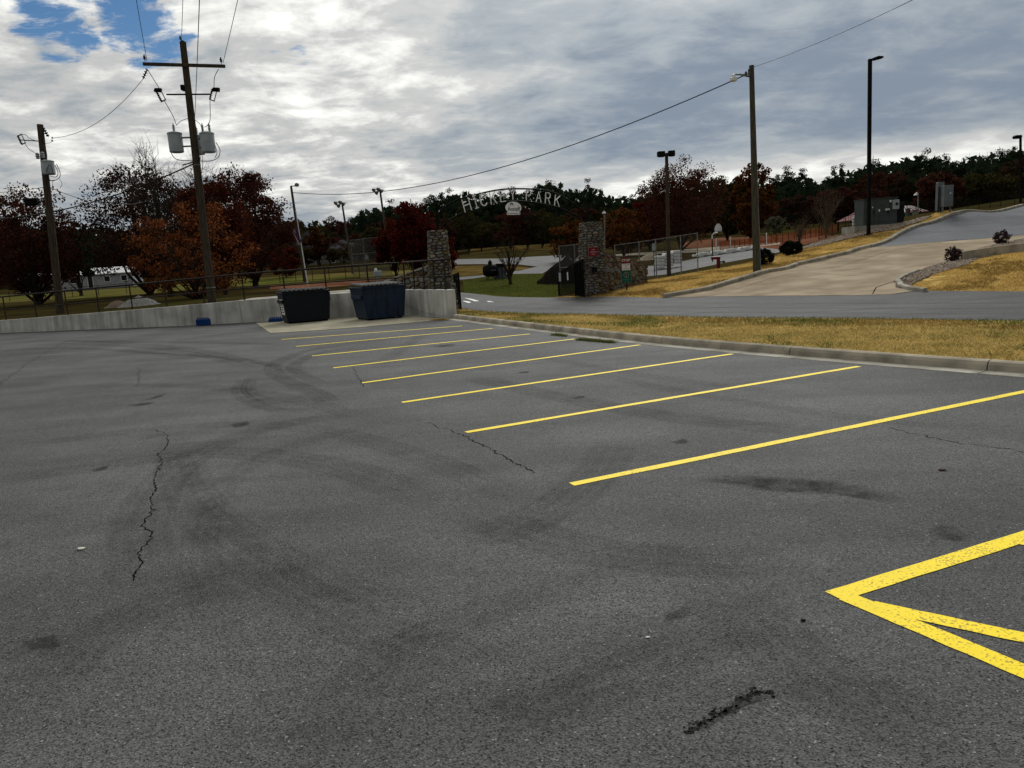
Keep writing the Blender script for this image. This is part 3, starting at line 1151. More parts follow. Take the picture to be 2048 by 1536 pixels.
kerbt = thing('kerb', 'long pale concrete kerb with gutter between lot and dry verge', 'kerb', (4.5, 14, 0))
kp = densify(smooth_path(KERB[:7], 6), 0.4)
seglen, acc, cur = 3.05, 0.0, [kp[0]]
secs = []
for a, b in zip(kp[:-1], kp[1:]):
    acc += (b - a).length
    cur.append(b)
    if acc >= seglen:
        secs.append(cur)
        cur, acc = [b], 0.0
secs.append(cur)
prof = [(0.0, 0.0), (0.015, 0.09), (0.04, 0.135), (0.09, 0.152), (0.17, 0.152), (0.2, 0.12), (0.2, -0.05)]
for s_ in secs:
    if len(s_) < 2:
        continue
    s_ = list(s_)
    d0, d1 = (s_[1] - s_[0]).normalized(), (s_[-1] - s_[-2]).normalized()
    s_[0], s_[-1] = s_[0] + d0 * 0.009, s_[-1] - d1 * 0.009
    b = MB()
    vs = []
    offs = [offset(s_, q[0]) for q in prof]       # kerb body lies on the grass side (left of travel towards the camera)
    for i in range(len(s_)):
        for j, q in enumerate(prof):
            vs.append((offs[j][i].x, offs[j][i].y, q[1] + 0.001 * math.sin(i * 3.1)))
    k = len(prof)
    fs = [(i * k + j, i * k + j + 1, (i + 1) * k + j + 1, (i + 1) * k + j) for i in range(len(s_) - 1) for j in range(k - 1)]
    fs += [tuple(range(k)), tuple((len(s_) - 1) * k + j for j in reversed(range(k)))]
    b.add(vs, fs)
    b.build('kerb_section', M_KERB, kerbt)
    gi, go = offset(s_, -0.002), offset(s_, -0.30)
    b = MB()
    vs = [(p.x, p.y, 0.010) for p in gi] + [(p.x, p.y, 0.006) for p in go] + [(p.x, p.y, -0.05) for p in gi] + [(p.x, p.y, -0.05) for p in go]
    n = len(gi)
    fs = [(i, i + 1, n + i + 1, n + i) for i in range(n - 1)] + [(n + i, n + i + 1, 3 * n + i + 1, 3 * n + i) for i in range(n - 1)]
    fs += [(0, n, 3 * n, 2 * n), (n - 1, 3 * n - 1, 4 * n - 1, 2 * n - 1)]
    b.add(vs, fs)
    b.build('gutter_section', M_CONC, kerbt)

padt = MB()
PADP = lotpx([(512, 646.5), (541, 667), (640, 661), (720, 655), (800, 648), (893, 639)]) + [(-4.55, 31.3), (-9.8, 32.1)]
padt.prism([(x, y, -0.05) for x, y in PADP], (0, 0, 0.065))
o = padt.build('concrete_pad', M_PAD)
o['kind'] = 'structure'


def walltop(x):
    return float(np.interp(x, [-48, -25, -15.5, -11, -7, -2], [0.25, 0.60, 0.86, 1.0, 1.05, 1.06]))


wallt = thing('retaining_wall', 'long stained grey concrete retaining wall behind the dumpsters', 'wall', (-15, 33.2, 0))


def wall_run(poly, thick, seg):
    P = densify([Vector(p) for p in poly], 0.4)
    acc, cur, out = 0, [P[0]], []
    for a, b in zip(P[:-1], P[1:]):
        acc += (b - a).length
        cur.append(b)
        if acc >= seg:
            out.append(cur)
            cur, acc = [b], 0
    if len(cur) > 1:
        out.append(cur)
    for s_ in out:
        a, b = s_[0], s_[-1]
        d = (b - a).normalized()
        a, b = a + d * 0.004, b - d * 0.004
        nn = Vector((-d.y, d.x)) * thick
        m_ = MB()
        vs = []
        for p, q in ((a, a + nn), (b, b + nn)):
            for r_ in (p, q):
                vs += [(r_.x, r_.y, -0.1), (r_.x, r_.y, walltop(p.x))]
        m_.add(vs, [(0, 1, 3, 2), (4, 6, 7, 5), (0, 4, 5, 1), (2, 3, 7, 6), (1, 5, 7, 3), (0, 2, 6, 4)])
        m_.build('wall_section', M_WALL, wallt, bevel=0.012)


wall_run(WALLP, 0.26, 2.44)
wall_run([(-4.40, 31.26), (-2.12, 27.45)], 0.26, 2.3)

railt = thing('guard_railing', 'dark rusty pipe railing along the top of the concrete wall', 'railing', (-15, 33.3, 0.8))


def rail_run(poly, posts, inset, npost):
    P = [Vector(p) for p in poly]
    O = offset(poly, inset)
    for z0, r_, nm in ((1.12, 0.038, 'top_rail'), (0.50, 0.026, 'middle_rail')):
        m_ = MB()
        pts = [Vector((p.x, p.y, walltop(p.x) + z0)) for p in densify([tuple(p) for p in O], 0.8)]
        m_.tube(pts, r_, 8)
        m_.build(nm, M_RUST, railt, smooth=True)
    D = densify([tuple(p) for p in O], 0.05)
    acc, nxt = 0.0, 0.1
    for a, b in zip(D[:-1], D[1:]):
        if acc >= nxt:
            z = walltop(a.x)
            m_ = MB()
            m_.tube([(a.x, a.y, z - 0.01), (a.x, a.y, z + 1.12)], 0.03, 8)
            m_.lathe((a.x, a.y, z), [(0.06, 0.0), (0.06, 0.012), (0.03, 0.014)], 8)
            m_.build('post', M_RUST, railt)
            nxt += npost
        acc += (b - a).length


rail_run(WALLP, None, 0.13, 1.9)
rail_run([(-4.40, 31.26), (-2.12, 27.45)], None, 0.13, 0.95)


# ------------------------------------------------------------------ dumpsters and blue blocks
M_BLUE = pm('dumpster_blue', (0.0025, 0.010, 0.026), (0.007, 0.026, 0.062), 2.0, 0.6, spec=0.25, c3=(0.012, 0.022, 0.035), s3=2.0, stretch=(2, 2, 0.6))
M_NAVY = pm('dumpster_navy', (0.0015, 0.003, 0.007), (0.003, 0.006, 0.012), 2.0, 0.6, spec=0.25, c3=(0.004, 0.005, 0.007), s3=2.0, stretch=(2, 2, 0.6))
M_LID = pm('black_plastic_lid', (0.018, 0.018, 0.019), (0.035, 0.035, 0.037), 3, 0.42)


def dumpster(label, base, ang, wb, wt, db, dt, h, mat, sticker, lidrise):
    t = thing('dumpster', label, 'dumpster', base)
    m = Matrix.Rotation(ang, 3, 'Z')
    B = Vector(base)

    def P(x, y, z):
        return B + m @ Vector((x, y, z))
    # local: x along the front, y backwards from the front face; body leans out towards its rim
    ox, oy = (wt - wb) / 2, (dt - db) / 2
    lo = [P(0, 0, .06), P(wb, 0, .06), P(wb, db, .06), P(0, db, .06)]
    hi = [P(-ox, -oy * .3, h), P(wb + ox, -oy * .3, h), P(wb + ox, dt, h), P(-ox, dt, h)]
    body = MB()
    body.add(lo + hi, [(3, 2, 1, 0), (0, 1, 5, 4), (1, 2, 6, 5), (2, 3, 7, 6), (3, 0, 4, 7)])
    body.build('body', mat, t)
    rim = MB()
    for i in range(4):
        a, b = hi[i], hi[(i + 1) % 4]
        d = (b - a).normalized() * 0.03
        rim.bar(a - d, b + d, 0.075, 0.07)
    rim.build('rim', mat, t, bevel=0.008)
    for x in (wb * .0, wb * 1.0):
        r_ = MB()
        k = -ox if x == 0 else ox
        r_.bar(P(x, -0.012, .07), P(x + k, -oy * .3 - .012, h - .05), 0.06, 0.03)
        r_.build('corner_post', mat, t)
    for x, k in ((-.03, -ox), (wb + .03, ox)):
        r_ = MB()
        r_.box(P(x + k * .75, dt * .45, h * .72), (0.12, dt * .75, 0.13), ang)
        r_.build('lift_pocket', mat, t, bevel=0.006)
    for x in (.12, wb - .12):
        for y in (.12, db - .12):
            f_ = MB()
            f_.box(P(x, y, .03), (.16, .14, .07), ang)
            f_.build('foot', M_BLACK, t)
    for side in (0, 1):
        x0, x1 = (-ox + .02, wb / 2 - .01) if side == 0 else (wb / 2 + .01, wb + ox - .02)
        l_ = MB()
        y0, y1 = -oy * .3 - .03, dt + .02
        zt = h + .055
        vs = [P(x0, y0, zt), P(x1, y0, zt), P(x1, y1, zt + lidrise), P(x0, y1, zt + lidrise)]
        l_.prism(vs, (0, 0, .035))
        lid = l_.build('lid', M_LID, t, bevel=0.01)
        nr = 5
        for i in range(nr):
            xx = x0 + (x1 - x0) * (i + .5) / nr
            q = MB()
            q.bar(P(xx, y0 + .05, zt + .045), P(xx, y1 - .05, zt + .045 + lidrise), 0.085, 0.05)
            q.build('lid_rib', M_LID, lid, bevel=0.012)
    if sticker:
        s_ = MB()
        za, zb = .34, .98
        def side_pt(y, z):
            f = z / h
            return P(-ox * f - .012, y, z)
        s_.prism([side_pt(1.05, za), side_pt(.32, za), side_pt(.32, zb), side_pt(1.05, zb)], m @ Vector((-.006, 0, 0)))
        st = s_.build('sticker', M_WHITE, t)
        for k in range(5):
            q = MB()
            z1 = za + .09 + k * .1
            q.prism([side_pt(.95, z1) + m @ Vector((-.008, 0, 0)), side_pt(.45, z1) + m @ Vector((-.008, 0, 0)), side_pt(.45, z1 + .035) + m @ Vector((-.008, 0, 0)), side_pt(.95, z1 + .035) + m @ Vector((-.008, 0, 0))], m @ Vector((-.002, 0, 0)))
            q.build('sticker_print', M_DARKSIGN, st)
    return t


dl = at_z(577.7, 648, 0.015)
dumpster('dark navy dumpster with white sticker on its side, the one by the blue block', dl, R(26), 1.62, 1.84, 1.35, 1.5, 1.22, M_NAVY, True, .03)
dr = at_z(737, 641.5, 0.015)
dumpster('blue dumpster with ribbed black lid beside the short end wall', dr, R(29), 1.46, 1.74, 1.45, 1.62, 1.26, M_BLUE, False, .06)
M_BLK = pm('blue_plastic', (0.004, 0.030, 0.14), (0.008, 0.05, 0.20), 3, 0.4)
for (a, b, w, h, ang, lb) in ((392, 651.5, .58, .26, R(-8), 'royal blue plastic block with six knobs standing alone against the wall'),
                             (537, 644.5, .54, .13, R(-8), 'low dark blue plastic block with knobs tucked behind the navy dumpster')):
    c = at_z(a, b, 0.015)
    t = thing('plastic_block', lb, 'block', c)
    m_ = Matrix.Rotation(ang, 3, 'Z')
    q = MB()
    q.box(c + m_ @ Vector((w / 2, .12, h / 2)), (w, .22, h), ang)
    q.build('body', M_BLK, t, bevel=0.008)
    for i in range(6):
        x = w * (i + .5) / 6
        q = MB()
        q.lathe(c + m_ @ Vector((x, .12, h)), [(.036, -.02), (.036, .03), (.026, .035), (.026, .075), (.01, .085)], 10)
        q.build('knob', M_BLK, t)
        q = MB()
        q.bar(c + m_ @ Vector((x, .005, .02)), c + m_ @ Vector((x, .005, h - .02)), .045, .03)
        q.build('rib', M_BLK, t)


# ------------------------------------------------------------------ utility poles and wires
def pin_insulator(b, p, s=1.0):
    b.lathe(p, [(.012 * s, 0), (.012 * s, .06 * s), (.05 * s, .07 * s), (.035 * s, .11 * s), (.055 * s, .13 * s), (.03 * s, .18 * s), (.02 * s, .21 * s)], 10)


def strain_insulator(b, p, q):
    p, q = Vector(p), Vector(q)
    L_ = (q - p).length
    prof = []
    for i in range(4):
        z = L_ * i / 4
        prof += [(.03, z), (.085, z + L_ * .06), (.085, z + L_ * .10), (.03, z + L_ * .14)]
    b.lathe(p, prof + [(.015, L_)], 10, axis=(q - p).normalized())


def cutout(parent, top, bot, mount, Y):
    """fuse cutout: porcelain back, barrel and hinge, between two pixel points"""
    a, b = at_y(*top, Y), at_y(*bot, Y)
    d = (b - a).normalized()
    side = Vector((0, 1, 0)).cross(d).normalized()
    c_ = MB()
    p0, p1 = a + side * .12, b + side * .12
    L_ = (p1 - p0).length
    prof = []
    for i in range(6):
        z = L_ * i / 6
        prof += [(.035, z), (.062, z + L_ * .05), (.035, z + L_ * .1)]
    c_.lathe(p0, prof + [(.03, L_)], 10, axis=d)
    o = c_.build('fuse_cutout', M_PORC, parent)
    f_ = MB()
    f_.tube([a - side * .08, b - side * .08], .022, 8)
    f_.bar(a - side * .10, a + side * .14, .045)
    f_.bar(b - side * .10, b + side * .14, .045)
    f_.build('fuse_tube', M_GALV, o)
    if mount:
        m_ = MB()
        m_.tube([(a + b) / 2 + side * .1, at_y(*mount, Y)], .025, 6)
        m_.build('bracket', M_BLACK, o)


def can(parent, c, r, h, nb, strap_to):
    """pole transformer: tank, domed lid, bushings, hanger"""
    t = MB()
    t.lathe(c, [(r * .9, 0), (r, .03), (r, h * .93), (r * 1.04, h * .94), (r * 1.04, h * .97)], 20)
    o = t.build('transformer_tank', M_TANK, parent, smooth=False)
    l_ = MB()
    l_.lathe(Vector(c) + Vector((0, 0, h * .97)), [(r * 1.06, 0), (r * 1.05, .03), (r * .6, .08), (r * .1, .10)], 20)
    l_.build('lid', M_TANK, o)
    for i in range(nb):
        x = (i - (nb - 1) / 2) * r * 1.0
        b = MB()
        prof = []
        for k in range(5):
            z = .06 * k
            prof += [(.035, z), (.065, z + .02), (.065, z + .03), (.035, z + .045)]
        b.lathe(Vector(c) + Vector((x, -.02, h + .05)), prof + [(.015, .38)], 10)
        b.build('bushing', M_PORG, o)
    for z in (h * .3, h * .75):
        hg = MB()
        hg.bar(Vector(c) + Vector((0, 0, z)), Vector((strap_to[0], strap_to[1], c[2] + z)), .07, .06)
        hg.build('hanger', M_GALV, o)
    return o


def cable(parent, pts, r, name='lead', mat=M_WIRE, n=6):
    b = MB()
    b.tube(smooth_path(pts, n), r, 5)
    return b.build(name, mat, parent, smooth=True)


YA = 34.0
pa0 = at_y(425, 608, YA)
pa0.z = terr(pa0.x, YA) - 0.02
pa1 = at_y(365.5, 84, YA)
PA = thing('utility_pole', 'tall wooden utility pole with crossarm and three grey transformer cans', 'utility pole', pa0)
b = MB()
b.tube([pa0, pa0.lerp(pa1, .5), pa1], [.185, .165, .135], 14)
b.build('pole', M_POLE, PA, smooth=False)
cl, crr = at_y(290, 130, YA), at_y(453, 134.5, YA)
b = MB()
b.bar(cl + Vector((0, -.17, 0)), crr + Vector((0, -.17, 0)), .10, .13)
b.build('crossarm', M_POLE, PA, bevel=.01)
b = MB()
b.box(pa1 + Vector((0, 0, .01)), (.10, .10, .10))
pin_insulator(b, pa1 + Vector((-.08, 0, .03)), 1.1)
b.build('top_pin', M_PORC, PA)
for px, py in ((294, 126), (446, 131)):
    b = MB()
    pin_insulator(b, at_y(px, py, YA) + Vector((0, -.17, .02)), 1.3)
    b.build('insulator', M_PORC, PA)
b = MB()
strain_insulator(b, at_y(295, 138, YA), at_y(286, 158, YA))
b.build('strain_insulator', M_PORC, PA)
b = MB()
b.tube([at_y(333, 189, YA), at_y(420, 188.5, YA)], .035, 8)
b.build('cutout_arm', M_BLACK, PA)
cutout(PA, (318, 181), (328, 201), None, YA)
cutout(PA, (430, 180), (425, 201), None, YA)
for px, py in ((316, 183), (432, 182)):
    b = MB()
    c = at_y(px, py, YA)
    b.prism([c + Vector((-.17, -.08, .0)), c + Vector((.14, -.08, -.04)), c + Vector((.17, -.08, .12)), c + Vector((-.10, -.08, .14))], (0, .16, 0))
    b.build('guard_cap', M_BLACK, PA, bevel=.01)
b = MB()
c = at_y(367, 176, YA)
b.box(c, (.16, .3, .22))
b.build('bracket_box', M_BLACK, PA, bevel=.01)


def polex(py):
    f = (608 - py) / (608 - 84)
    return 425 + (365.5 - 425) * f


can(PA, at_y(354, 305, YA - .1), .30, .82, 1, at_y(polex(290), 290, YA))
can(PA, at_y(399, 309, YA + .45), .25, .80, 1, at_y(polex(290), 290, YA))
can(PA, at_y(418, 305, YA - .1), .30, .82, 2, at_y(polex(290), 290, YA))
for pts, r in (([(296, 140), (305, 155), (320, 179)], .015), ([(437, 138), (429, 155), (428, 179)], .015), ([(329, 202), (345, 230), (353, 250)], .015),
               ([(420, 202), (420, 240), (413, 252), (409, 254)], .015), ([(353, 251), (362, 242), (380, 236), (384, 240)], .012), ([(384, 236), (398, 246), (403, 254)], .012),
               ([(340, 280), (340, 298), (352, 318), (385, 322)], .016), ([(432, 285), (440, 300), (436, 315), (420, 322), (396, 322)], .016), ([(430, 290), (434, 305), (430, 316)], .014),
               ([(396, 320), (380, 326), (365, 330)], .03), ([(405, 312), (405, 335), (398, 370)], .012)):
    cable(PA, [at_y(x, y, YA - .12) for x, y in pts], r)
for f_, r_ in ((.54, .172), (.06, .195)):
    b = MB()
    b.lathe(pa0.lerp(pa1, f_), [(r_, 0), (r_, .05)], 14, axis=(pa1 - pa0).normalized())
    b.build('band', M_GALV, PA)

YB = 37.6
pb0 = at_y(122, 632, YB)
pb0.z = terr(pb0.x, YB) - 0.02
pb1 = at_y(80, 249, YB)
PB = thing('utility_pole', 'shorter wooden utility pole with one grey transformer and a floodlight at far left', 'utility pole', pb0)
b = MB()
b.tube([pb0, pb0.lerp(pb1, .5), pb1], [.19, .17, .14], 14)
b.build('pole', M_POLE, PB)
b = MB()
strain_insulator(b, at_y(86, 256, YB), at_y(97, 274, YB))
b.lathe(at_y(105, 277, YB), [(.03, 0), (.05, .03), (.02, .07)], 8)
b.lathe(at_y(105, 283, YB), [(.03, 0), (.05, .03), (.02, .07)], 8)
b.build('strain_insulator', M_PORC, PB)
cutout(PB, (40, 270), (48, 287), (76, 282), YB)
can(PB, at_y(99, 349, YB - .2), .28, .62, 0, at_y(92, 330, YB))
for px, py in ((76, 318), (86, 316)):
    b = MB()
    b.lathe(at_y(px, py, YB - .2), [(.05, 0), (.10, .04), (.06, .09), (.11, .13), (.06, .18), (.1, .23), (.03, .3)], 10)
    b.build('bushing', M_PORG, PB)
for pts, r in (([(41, 268), (52, 270), (58, 276), (75, 283)], .012), ([(50, 288), (58, 298), (72, 307)], .012), ([(104, 277), (101, 285), (88, 287)], .010), ([(90, 290), (94, 310), (93, 322)], .010),
               ([(113, 328), (120, 345), (118, 356), (105, 362), (97, 358)], .016), ([(110, 330), (116, 345), (112, 354), (100, 352)], .016), ([(96, 352), (99, 361), (110, 360)], .014),
               ([(119, 358), (124, 368), (120, 376)], .010), ([(106, 362), (104, 375), (98, 384)], .010), ([(92, 345), (98, 330), (104, 336), (107, 350)], .014)):
    cable(PB, [at_y(x, y, YB - .5) for x, y in pts], r)
b = MB()
c = at_y(64, 404, YB - .1)
b.box(c, (.62, .25, .36))
b.box(c + Vector((0, -.14, 0)), (.54, .04, .28))
o = b.build('floodlight', M_BLACK, PB, bevel=.02)
b = MB()
b.tube([c, at_y(97, 404, YB)], .03, 6)
b.build('arm', M_BLACK, o)

YC = 37.2
pc0 = G(1513, YC)
pc0.z -= 0.02
pc1 = at_y(1503, 131, YC)
PC_ = thing('utility_pole', 'bare treated wooden pole with small white lamp arm beside the driveway', 'utility pole', pc0)
b = MB()
b.tube([pc0, pc0.lerp(pc1, .5), pc1], [.17, .145, .115], 14)
b.build('pole', M_POLEG, PC_)
b = MB()
b.tube([at_y(1499, 153, YC), at_y(1480, 149, YC - .5), at_y(1466, 149, YC - .9)], [.05, .045, .03], 8)
b.tube([at_y(1499, 147, YC), at_y(1483, 149, YC - .45)], .02, 6)
arm = b.build('lamp_arm', M_GALV, PC_)
b = MB()
c = at_y(1467, 163, YC - .9)
b.lathe(c, [(.10, 0), (.17, .04), (.17, .17), (.11, .20), (.10, .30), (.04, .32)], 14)
b.build('lamp_head', M_WHITE, arm)
b = MB()
b.tube([pc0 + Vector((.19, -.05, .0)), pc1 + Vector((.13, -.05, -2.2))], .03, 6)
b.build('conduit', M_GALV, PC_)
b = MB()
b.lathe(at_y(1492, 148, YC), [(.05, 0), (.07, .05), (.03, .12)], 8)
b.lathe(at_y(1497, 143, YC), [(.02, -.2), (.03, .1)], 8)
b.build('insulator', M_PORC, PC_)


def wire(label, pts, r, group=None):
    b = MB()
    b.tube(pts, r, 5)
    return tag(b.build('overhead_wire', M_WIRE, smooth=True), label, 'wire', group)


def over(label, A, px, py):
    """wire from A that leaves the top of the picture at a pixel, at A's height, and runs on overhead"""
    q = at_z(px, py, A.z - .15)
    d = q - A
    wire(label, sag(A, A + d * (42 / d.length) + Vector((0, 0, .25)), .25, 12), .011)


over('thin wire rising from the left end of the crossarm', at_y(294, 122, YA - .17), 273, 0)
over('thin wire rising from the top of the tall transformer pole', at_y(363, 80, YA), 365, 0)
over('thin wire rising from the right end of the crossarm', at_y(446, 126, YA - .17), 473, 0)
over('thin wire dropping to the transformers beside the tall pole', at_y(389, 246, YA - .3), 397, 0)
wire('thin wire slung from the tall pole crossarm to the shorter left pole', sag(at_y(286, 158, YA), at_y(106, 276, YB), .55), .011)
wire('thick black service cable drooping from the tall transformer pole out of frame', sag(at_y(388, 327, YA - .15), at_y(-60, 440, YA + 8), .62, 20), .032)
wire('thin cable from the shorter left pole toward the big trees', sag(at_y(98, 374, YB), at_y(330, 384, 56), .9), .016)
wire('thin cable leaving the frame left of the shorter pole', sag(at_y(94, 373, YB), at_y(-40, 385, YB + 6), .1), .014)

# ------------------------------------------------------------------ lamp posts and floodlight poles
def flag(parent, base, top, Y):
    a, b_ = at_y(591, 452, Y), at_y(607, 490, Y)
    h = (a - b_).length
    M_R = pm('flag_red', (0.20, 0.018, 0.025), (0.28, 0.03, 0.035), 4, 0.9)
    M_W = pm('flag_white', (0.42, 0.42, 0.42), (0.52, 0.52, 0.52), 4, 0.9)
    M_B = pm('flag_blue', (0.015, 0.02, 0.07), (0.02, 0.03, 0.09), 4, 0.9)
    n = 11
    for i in range(n):
        # limp folds: each stripe is a slim cloth strip hanging beside the pole
        x0, x1 = i * .085, (i + 1) * .085
        col = M_B if i < 3 else (M_R if i % 2 else M_W)
        q = MB()
        p0 = a.lerp(b_, .02 + .25 * i / n) + Vector((-.05 - x0 * .35, .08 * math.sin(i * 1.9), -.1 * i / n))
        p1 = a.lerp(b_, 1.0 - .2 * (n - i) / n) + Vector((-.02 - x0 * .30, .10 * math.sin(i * 2.3), 0))
        q.bar(p0, p1, .11, .02)
        q.build('flag_fold', col, parent)


YF = 70.0
for nm, lb, top, bot, Y, r in (('field_light_pole', 'tall grey field pole with single lamp right of the big left trees', (582, 372), (610, 560), 72, .13),
                              ('field_light_pole', 'slim grey field pole with cluster lamps left of the backstop', (684, 406), (706, 548), 92, .13),
                              ('field_light_pole', 'grey field pole with cluster lamps rising behind the red trees', (760, 380), (782, 540), 92, .14)):
    p0 = G(bot[0], Y)
    p1 = at_y(*top, Y)
    t = thing(nm, lb, 'light pole', p0, 'ball field light poles')
    b = MB()
    b.tube([p0 - Vector((0, 0, .05)), p1], [r * 1.25, r * .8], 10)
    b.build('pole', M_POLEG, t)
    if top[0] == 582:
        b = MB()
        q = at_y(593, 372, Y)
        b.tube([p1, q], .05, 6)
        o = b.build('lamp_arm', M_GALV, t)
        b = MB()
        b.lathe(at_y(594, 373, Y), [(.12, 0), (.22, .1), (.2, .25), (.08, .33)], 12)
        b.build('lamp_head', M_GALV, o)
    else:
        b = MB()
        b.bar(p1 + Vector((-.6, 0, .1)), p1 + Vector((.5, 0, -.05)), .08)
        o = b.build('lamp_bar', M_GALV, t)
        for dx, dz in ((-.55, .15), (-.25, -.2), (0, .2), (.35, 0)):
            b = MB()
            b.lathe(p1 + Vector((dx, -.1, dz)), [(.08, 0), (.14, .08), (.25, .32), (.25, .36)], 12, axis=(-.5, -.6, -.45))
            b.build('lamp_head', M_GALV, o)
p0, p1 = G(616, 58), at_y(592, 425, 58)
t = thing('flagpole', 'thin white flagpole with a limp striped flag behind the navy dumpster', 'flagpole', p0)
b = MB()
b.tube([p0 - Vector((0, 0, .05)), p1], [.06, .03], 8)
b.lathe(p1, [(.02, 0), (.07, .05), (.07, .08), (.02, .13)], 8)
b.build('pole', M_WHITE, t)
flag(t, p0, p1, 58)
wire('long sagging cable from the lamp-arm pole to the far left field pole', sag(at_y(1497, 147, YC), at_y(586, 385, 72), 1.95, 30), .028)
wire('wire rising to the upper right from the lamp-arm pole', sag(at_y(1507, 134, YC), at_y(1835, -5, 25), .12, 12), .012)

# twin floodlight pole inside the park, black car-park lamp posts
p0, p1 = G(1338, 47), at_y(1333, 306, 47)
t = thing('floodlight_pole', 'brown wooden pole with twin black floodlights in front of the dark red tree', 'light pole', p0)
b = MB()
b.tube([p0 - Vector((0, 0, .05)), p1], [.14, .10], 12)
b.build('pole', M_POLE, t)
b = MB()
b.bar(at_y(1321, 313, 47), at_y(1346, 310, 47), .07)
o = b.build('crossbar', M_BLACK, t)
for px, py, rz in ((1322, 308, .15), (1343, 306.5, -.15)):
    b = MB()
    c = at_y(px, py, 47 - .2)
    b.box(c, (.42, .36, .30), rz)
    b.box(c + Vector((0, -.1, -.17)), (.34, .26, .06), rz)
    b.build('floodlight', M_BLACK, o, bevel=.02)
for lb, base, top, Y, dirx, r in (('tall black steel lamp post beside the green transformer cabinet', (1737, 449), (1740, 118), 50.5, 1, .115),
                                 ('dark lamp post at the right edge of frame on the hilltop', (2041, 412), (2041, 273), 78, -1, .10)):
    p0 = G(base[0], Y)
    p1 = at_y(*top, Y)
    t = thing('lamp_post', lb, 'lamp post', p0, 'car park lamp posts')
    b = MB()
    b.bar(p0 - Vector((0, 0, .05)), p1, r * 1.7)
    b.build('pole', M_BLACK, t)
    b = MB()
    b.box(p0 + Vector((0, 0, .02)), (.4, .4, .06))
    b.build('base_plate', M_BLACK, t, bevel=.01)
    b = MB()
    s = dirx
    if s > 0:
        b.prism([p1 + Vector((s * .1, -.16, -.10)), p1 + Vector((s * .35, -.16, -.09)), p1 + Vector((s * .82, -.16, .0)), p1 + Vector((s * .82, -.16, .10)), p1 + Vector((s * .5, -.16, .14)), p1 + Vector((s * .1, -.16, .02))], (0, .32, 0))
    else:
        b.prism([p1 + Vector((-.65, -.2, -.2)), p1 + Vector((-.06, -.2, -.2)), p1 + Vector((.08, -.2, -.02)), p1 + Vector((0, -.2, .14)), p1 + Vector((-.6, -.2, .14)), p1 + Vector((-.75, -.2, 0))], (0, .4, 0))
    b.build('lamp_head', M_BLACK, t, bevel=.02)
for lb, px, Y, ty, hx in (('small silver goose-neck lamp beside the hilltop boxes', 1836, 62, 388, -5), ('small white lamp on a post behind the right stone pillar', 1209, 56, 424, -1)):
    p0 = G(px, Y)
    p1 = at_y(px, ty, Y)
    t = thing('path_lamp', lb, 'lamp', p0)
    b = MB()
    b.tube([p0 - Vector((0, 0, .05)), p1], .05, 8)
    b.build('pole', M_GALV, t)
    b = MB()
    q = at_y(px + hx, ty, Y)
    b.tube([p1, p1.lerp(q, .5) + Vector((0, 0, .12)), q], .03, 6)
    b.lathe(q + Vector((0, 0, -.12)), [(.15, 0), (.13, .08), (.04, .14)], 10)
    b.build('lamp_head', M_WHITE, t)


# ------------------------------------------------------------------ stone gateway
M_MORTAR = pm('mortar', (0.035, 0.033, 0.028), (0.08, 0.075, 0.065), 3, 0.95)
M_STONES = [pm('field_stone_%s' % k, c, tuple(min(1, x * 1.7) for x in c), 5, 0.9, bump=0.5, bscale=14) for k, c in
            (('buff', (0.115, 0.10, 0.068)), ('grey', (0.10, 0.098, 0.09)), ('brown', (0.072, 0.052, 0.034)), ('pink', (0.10, 0.074, 0.066)), ('ochre', (0.105, 0.075, 0.034)), ('pale', (0.16, 0.148, 0.122)))]


def _clip(poly, px, py, nx, ny):
    """keep the part of poly where (p-(px,py)).n <= 0"""
    out = []
    n = len(poly)
    for i in range(n):
        a, b_ = poly[i], poly[(i + 1) % n]
        da, db = (a[0] - px) * nx + (a[1] - py) * ny, (b_[0] - px) * nx + (b_[1] - py) * ny
        if da <= 0:
            out.append(a)
        if (da < 0 < db) or (db < 0 < da):
            t = da / (da - db)
            out.append((a[0] + (b_[0] - a[0]) * t, a[1] + (b_[1] - a[1]) * t))
    return out


